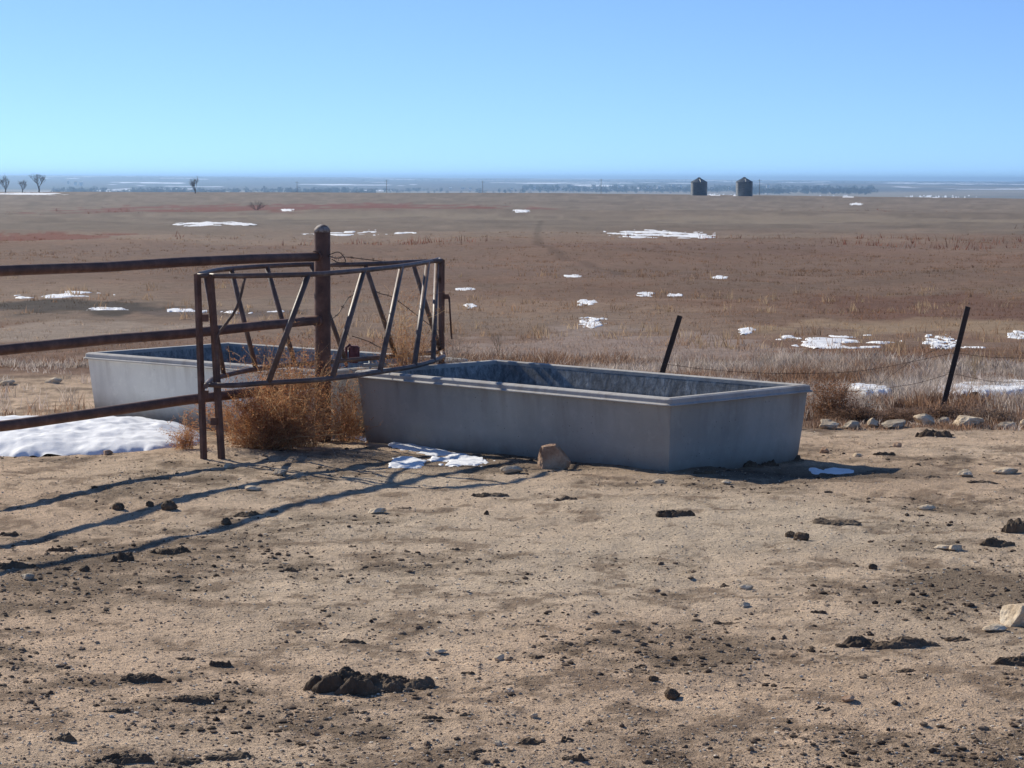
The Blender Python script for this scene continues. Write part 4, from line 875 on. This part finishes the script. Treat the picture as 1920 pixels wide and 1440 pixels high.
for i, (px, py) in enumerate(HOUSES):
    Y = 5600; a = atd(px, py, Y); z0 = float(H(a.x, a.y, False)); w2 = tr.uniform(2.0, 4.2); d2 = 3; hh = tr.uniform(2.4, 3.4); 
    z0 = max(z0, a.z)
    if px < 200: lb = 'tiny pale farm building in the far valley above the bare trees at left'
    elif px < 900: lb = 'tiny pale farm building in the far valley above the right end of the pipe ring'
    elif px < 1127: lb = 'tiny pale valley house left of the dark lone pole near the middle of the skyline'
    elif px < 1295: lb = 'tiny pale valley house between the dark lone pole and the left grain bin'
    elif px < 1379: lb = 'tiny pale valley house in the gap between the two grain bins'
    else: lb = 'tiny pale valley house just right of the right grain bin'
    root = empty('farmhouse', (a.x, a.y, z0), lb, 'house', lb.replace('tiny pale ', 'distant ').replace(' house', ' houses').replace(' building', ' buildings'))
    bm = bmesh.new(); box(bm, (0, 0, hh / 2 - 3), (w2, 0, 0), (0, d2, 0), (0, 0, hh / 2 + 3)); link('wall', finish(bm, 'wall'), wm_.m, root, (0, 0, 0))
    bm = bmesh.new(); v = [bm.verts.new(q) for q in ((-w2 - .3, -d2 - .3, hh + .02), (w2 + .3, -d2 - .3, hh + .02), (w2 + .3, d2 + .3, hh + .02), (-w2 - .3, d2 + .3, hh + .02), (-w2 - .3, 0, hh + 1.8), (w2 + .3, 0, hh + 1.8))]
    for f in ((0, 1, 5, 4), (2, 3, 4, 5), (0, 4, 3), (1, 2, 5), (0, 3, 2, 1)): bm.faces.new([v[k] for k in f])
    link('roof', finish(bm, 'roof'), gm_.m if tr.random() < .6 else wm_.m, root, (0, 0, 0))
def woods(name, spans, label, seed):
    rg = np.random.default_rng(seed); V = []; K = []
    for (x0, x1, Y0, Y1, n, h0, h1) in spans:
        px = rg.uniform(x0, x1, n); Y = rg.uniform(Y0, Y1, n); X = (px - 960) / FPX * Y; hh = rg.uniform(h0, h1, n); keep = fbm(px, Y * .1, 40, 991, 3) > -.3
        for x, y, h in zip(X[keep], Y[keep], hh[keep]):
            m = 46; z = float(H(x, y, False)); c = rg.normal(0, 1, (m, 3)); c /= np.linalg.norm(c, axis=1)[:, None]; c *= rg.uniform(.3, 1, (m, 1)) ** .5
            c = c * np.array([h * .5, h * .5, h * .42]) + np.array([x, y, z + h * .55]); t = c[:, None] + rg.normal(0, h * .10, (m, 3, 3)); V.append(t.reshape(-1, 3)); K.append(np.repeat(np.array([[.04, .034, .032]]) * rg.uniform(.5, 1.3), m * 3, 0))
            t = np.array([[x - h * .03, y, z - 1], [x + h * .03, y, z - 1], [x, y, z + h * .6]]); V.append(t); K.append(np.full((3, 3), .05))
    V = np.vstack(V); return tag(link(name, np_mesh(name, V, np.arange(len(V)).reshape(-1, 3), np.vstack(K)), MAT['veg']), label, 'woods', None, 'stuff')
woods('woods', [(100, 700, 3400, 4600, 520, 7, 12), (640, 1000, 4200, 5200, 110, 5, 9), (980, 1640, 4600, 6000, 620, 7, 12), (1400, 1640, 4300, 4700, 160, 8, 12), (-150, 2100, 9000, 13500, 500, 5, 8)], 'dark bare woods along the valley', 77)

# ------------------------------------------------------------------ air
bm = bmesh.new(); box(bm, (0, 0, -14), (27500, 0, 0), (0, 27500, 0), (0, 0, 38))
hz = link('haze', finish(bm, 'haze'), None); hm = bpy.data.materials.new('air'); hm.use_nodes = True; hm.node_tree.nodes.clear()
ho = hm.node_tree.nodes.new('ShaderNodeOutputMaterial'); hv = hm.node_tree.nodes.new('ShaderNodeVolumePrincipled'); hv.inputs['Color'].default_value = (.42, .68, 1, 1); hv.inputs['Density'].default_value = .00012; hv.inputs['Anisotropy'].default_value = .45
hm.node_tree.links.new(hv.outputs[0], ho.inputs['Volume']); hz.data.materials.append(hm); tag(hz, kind='stuff')
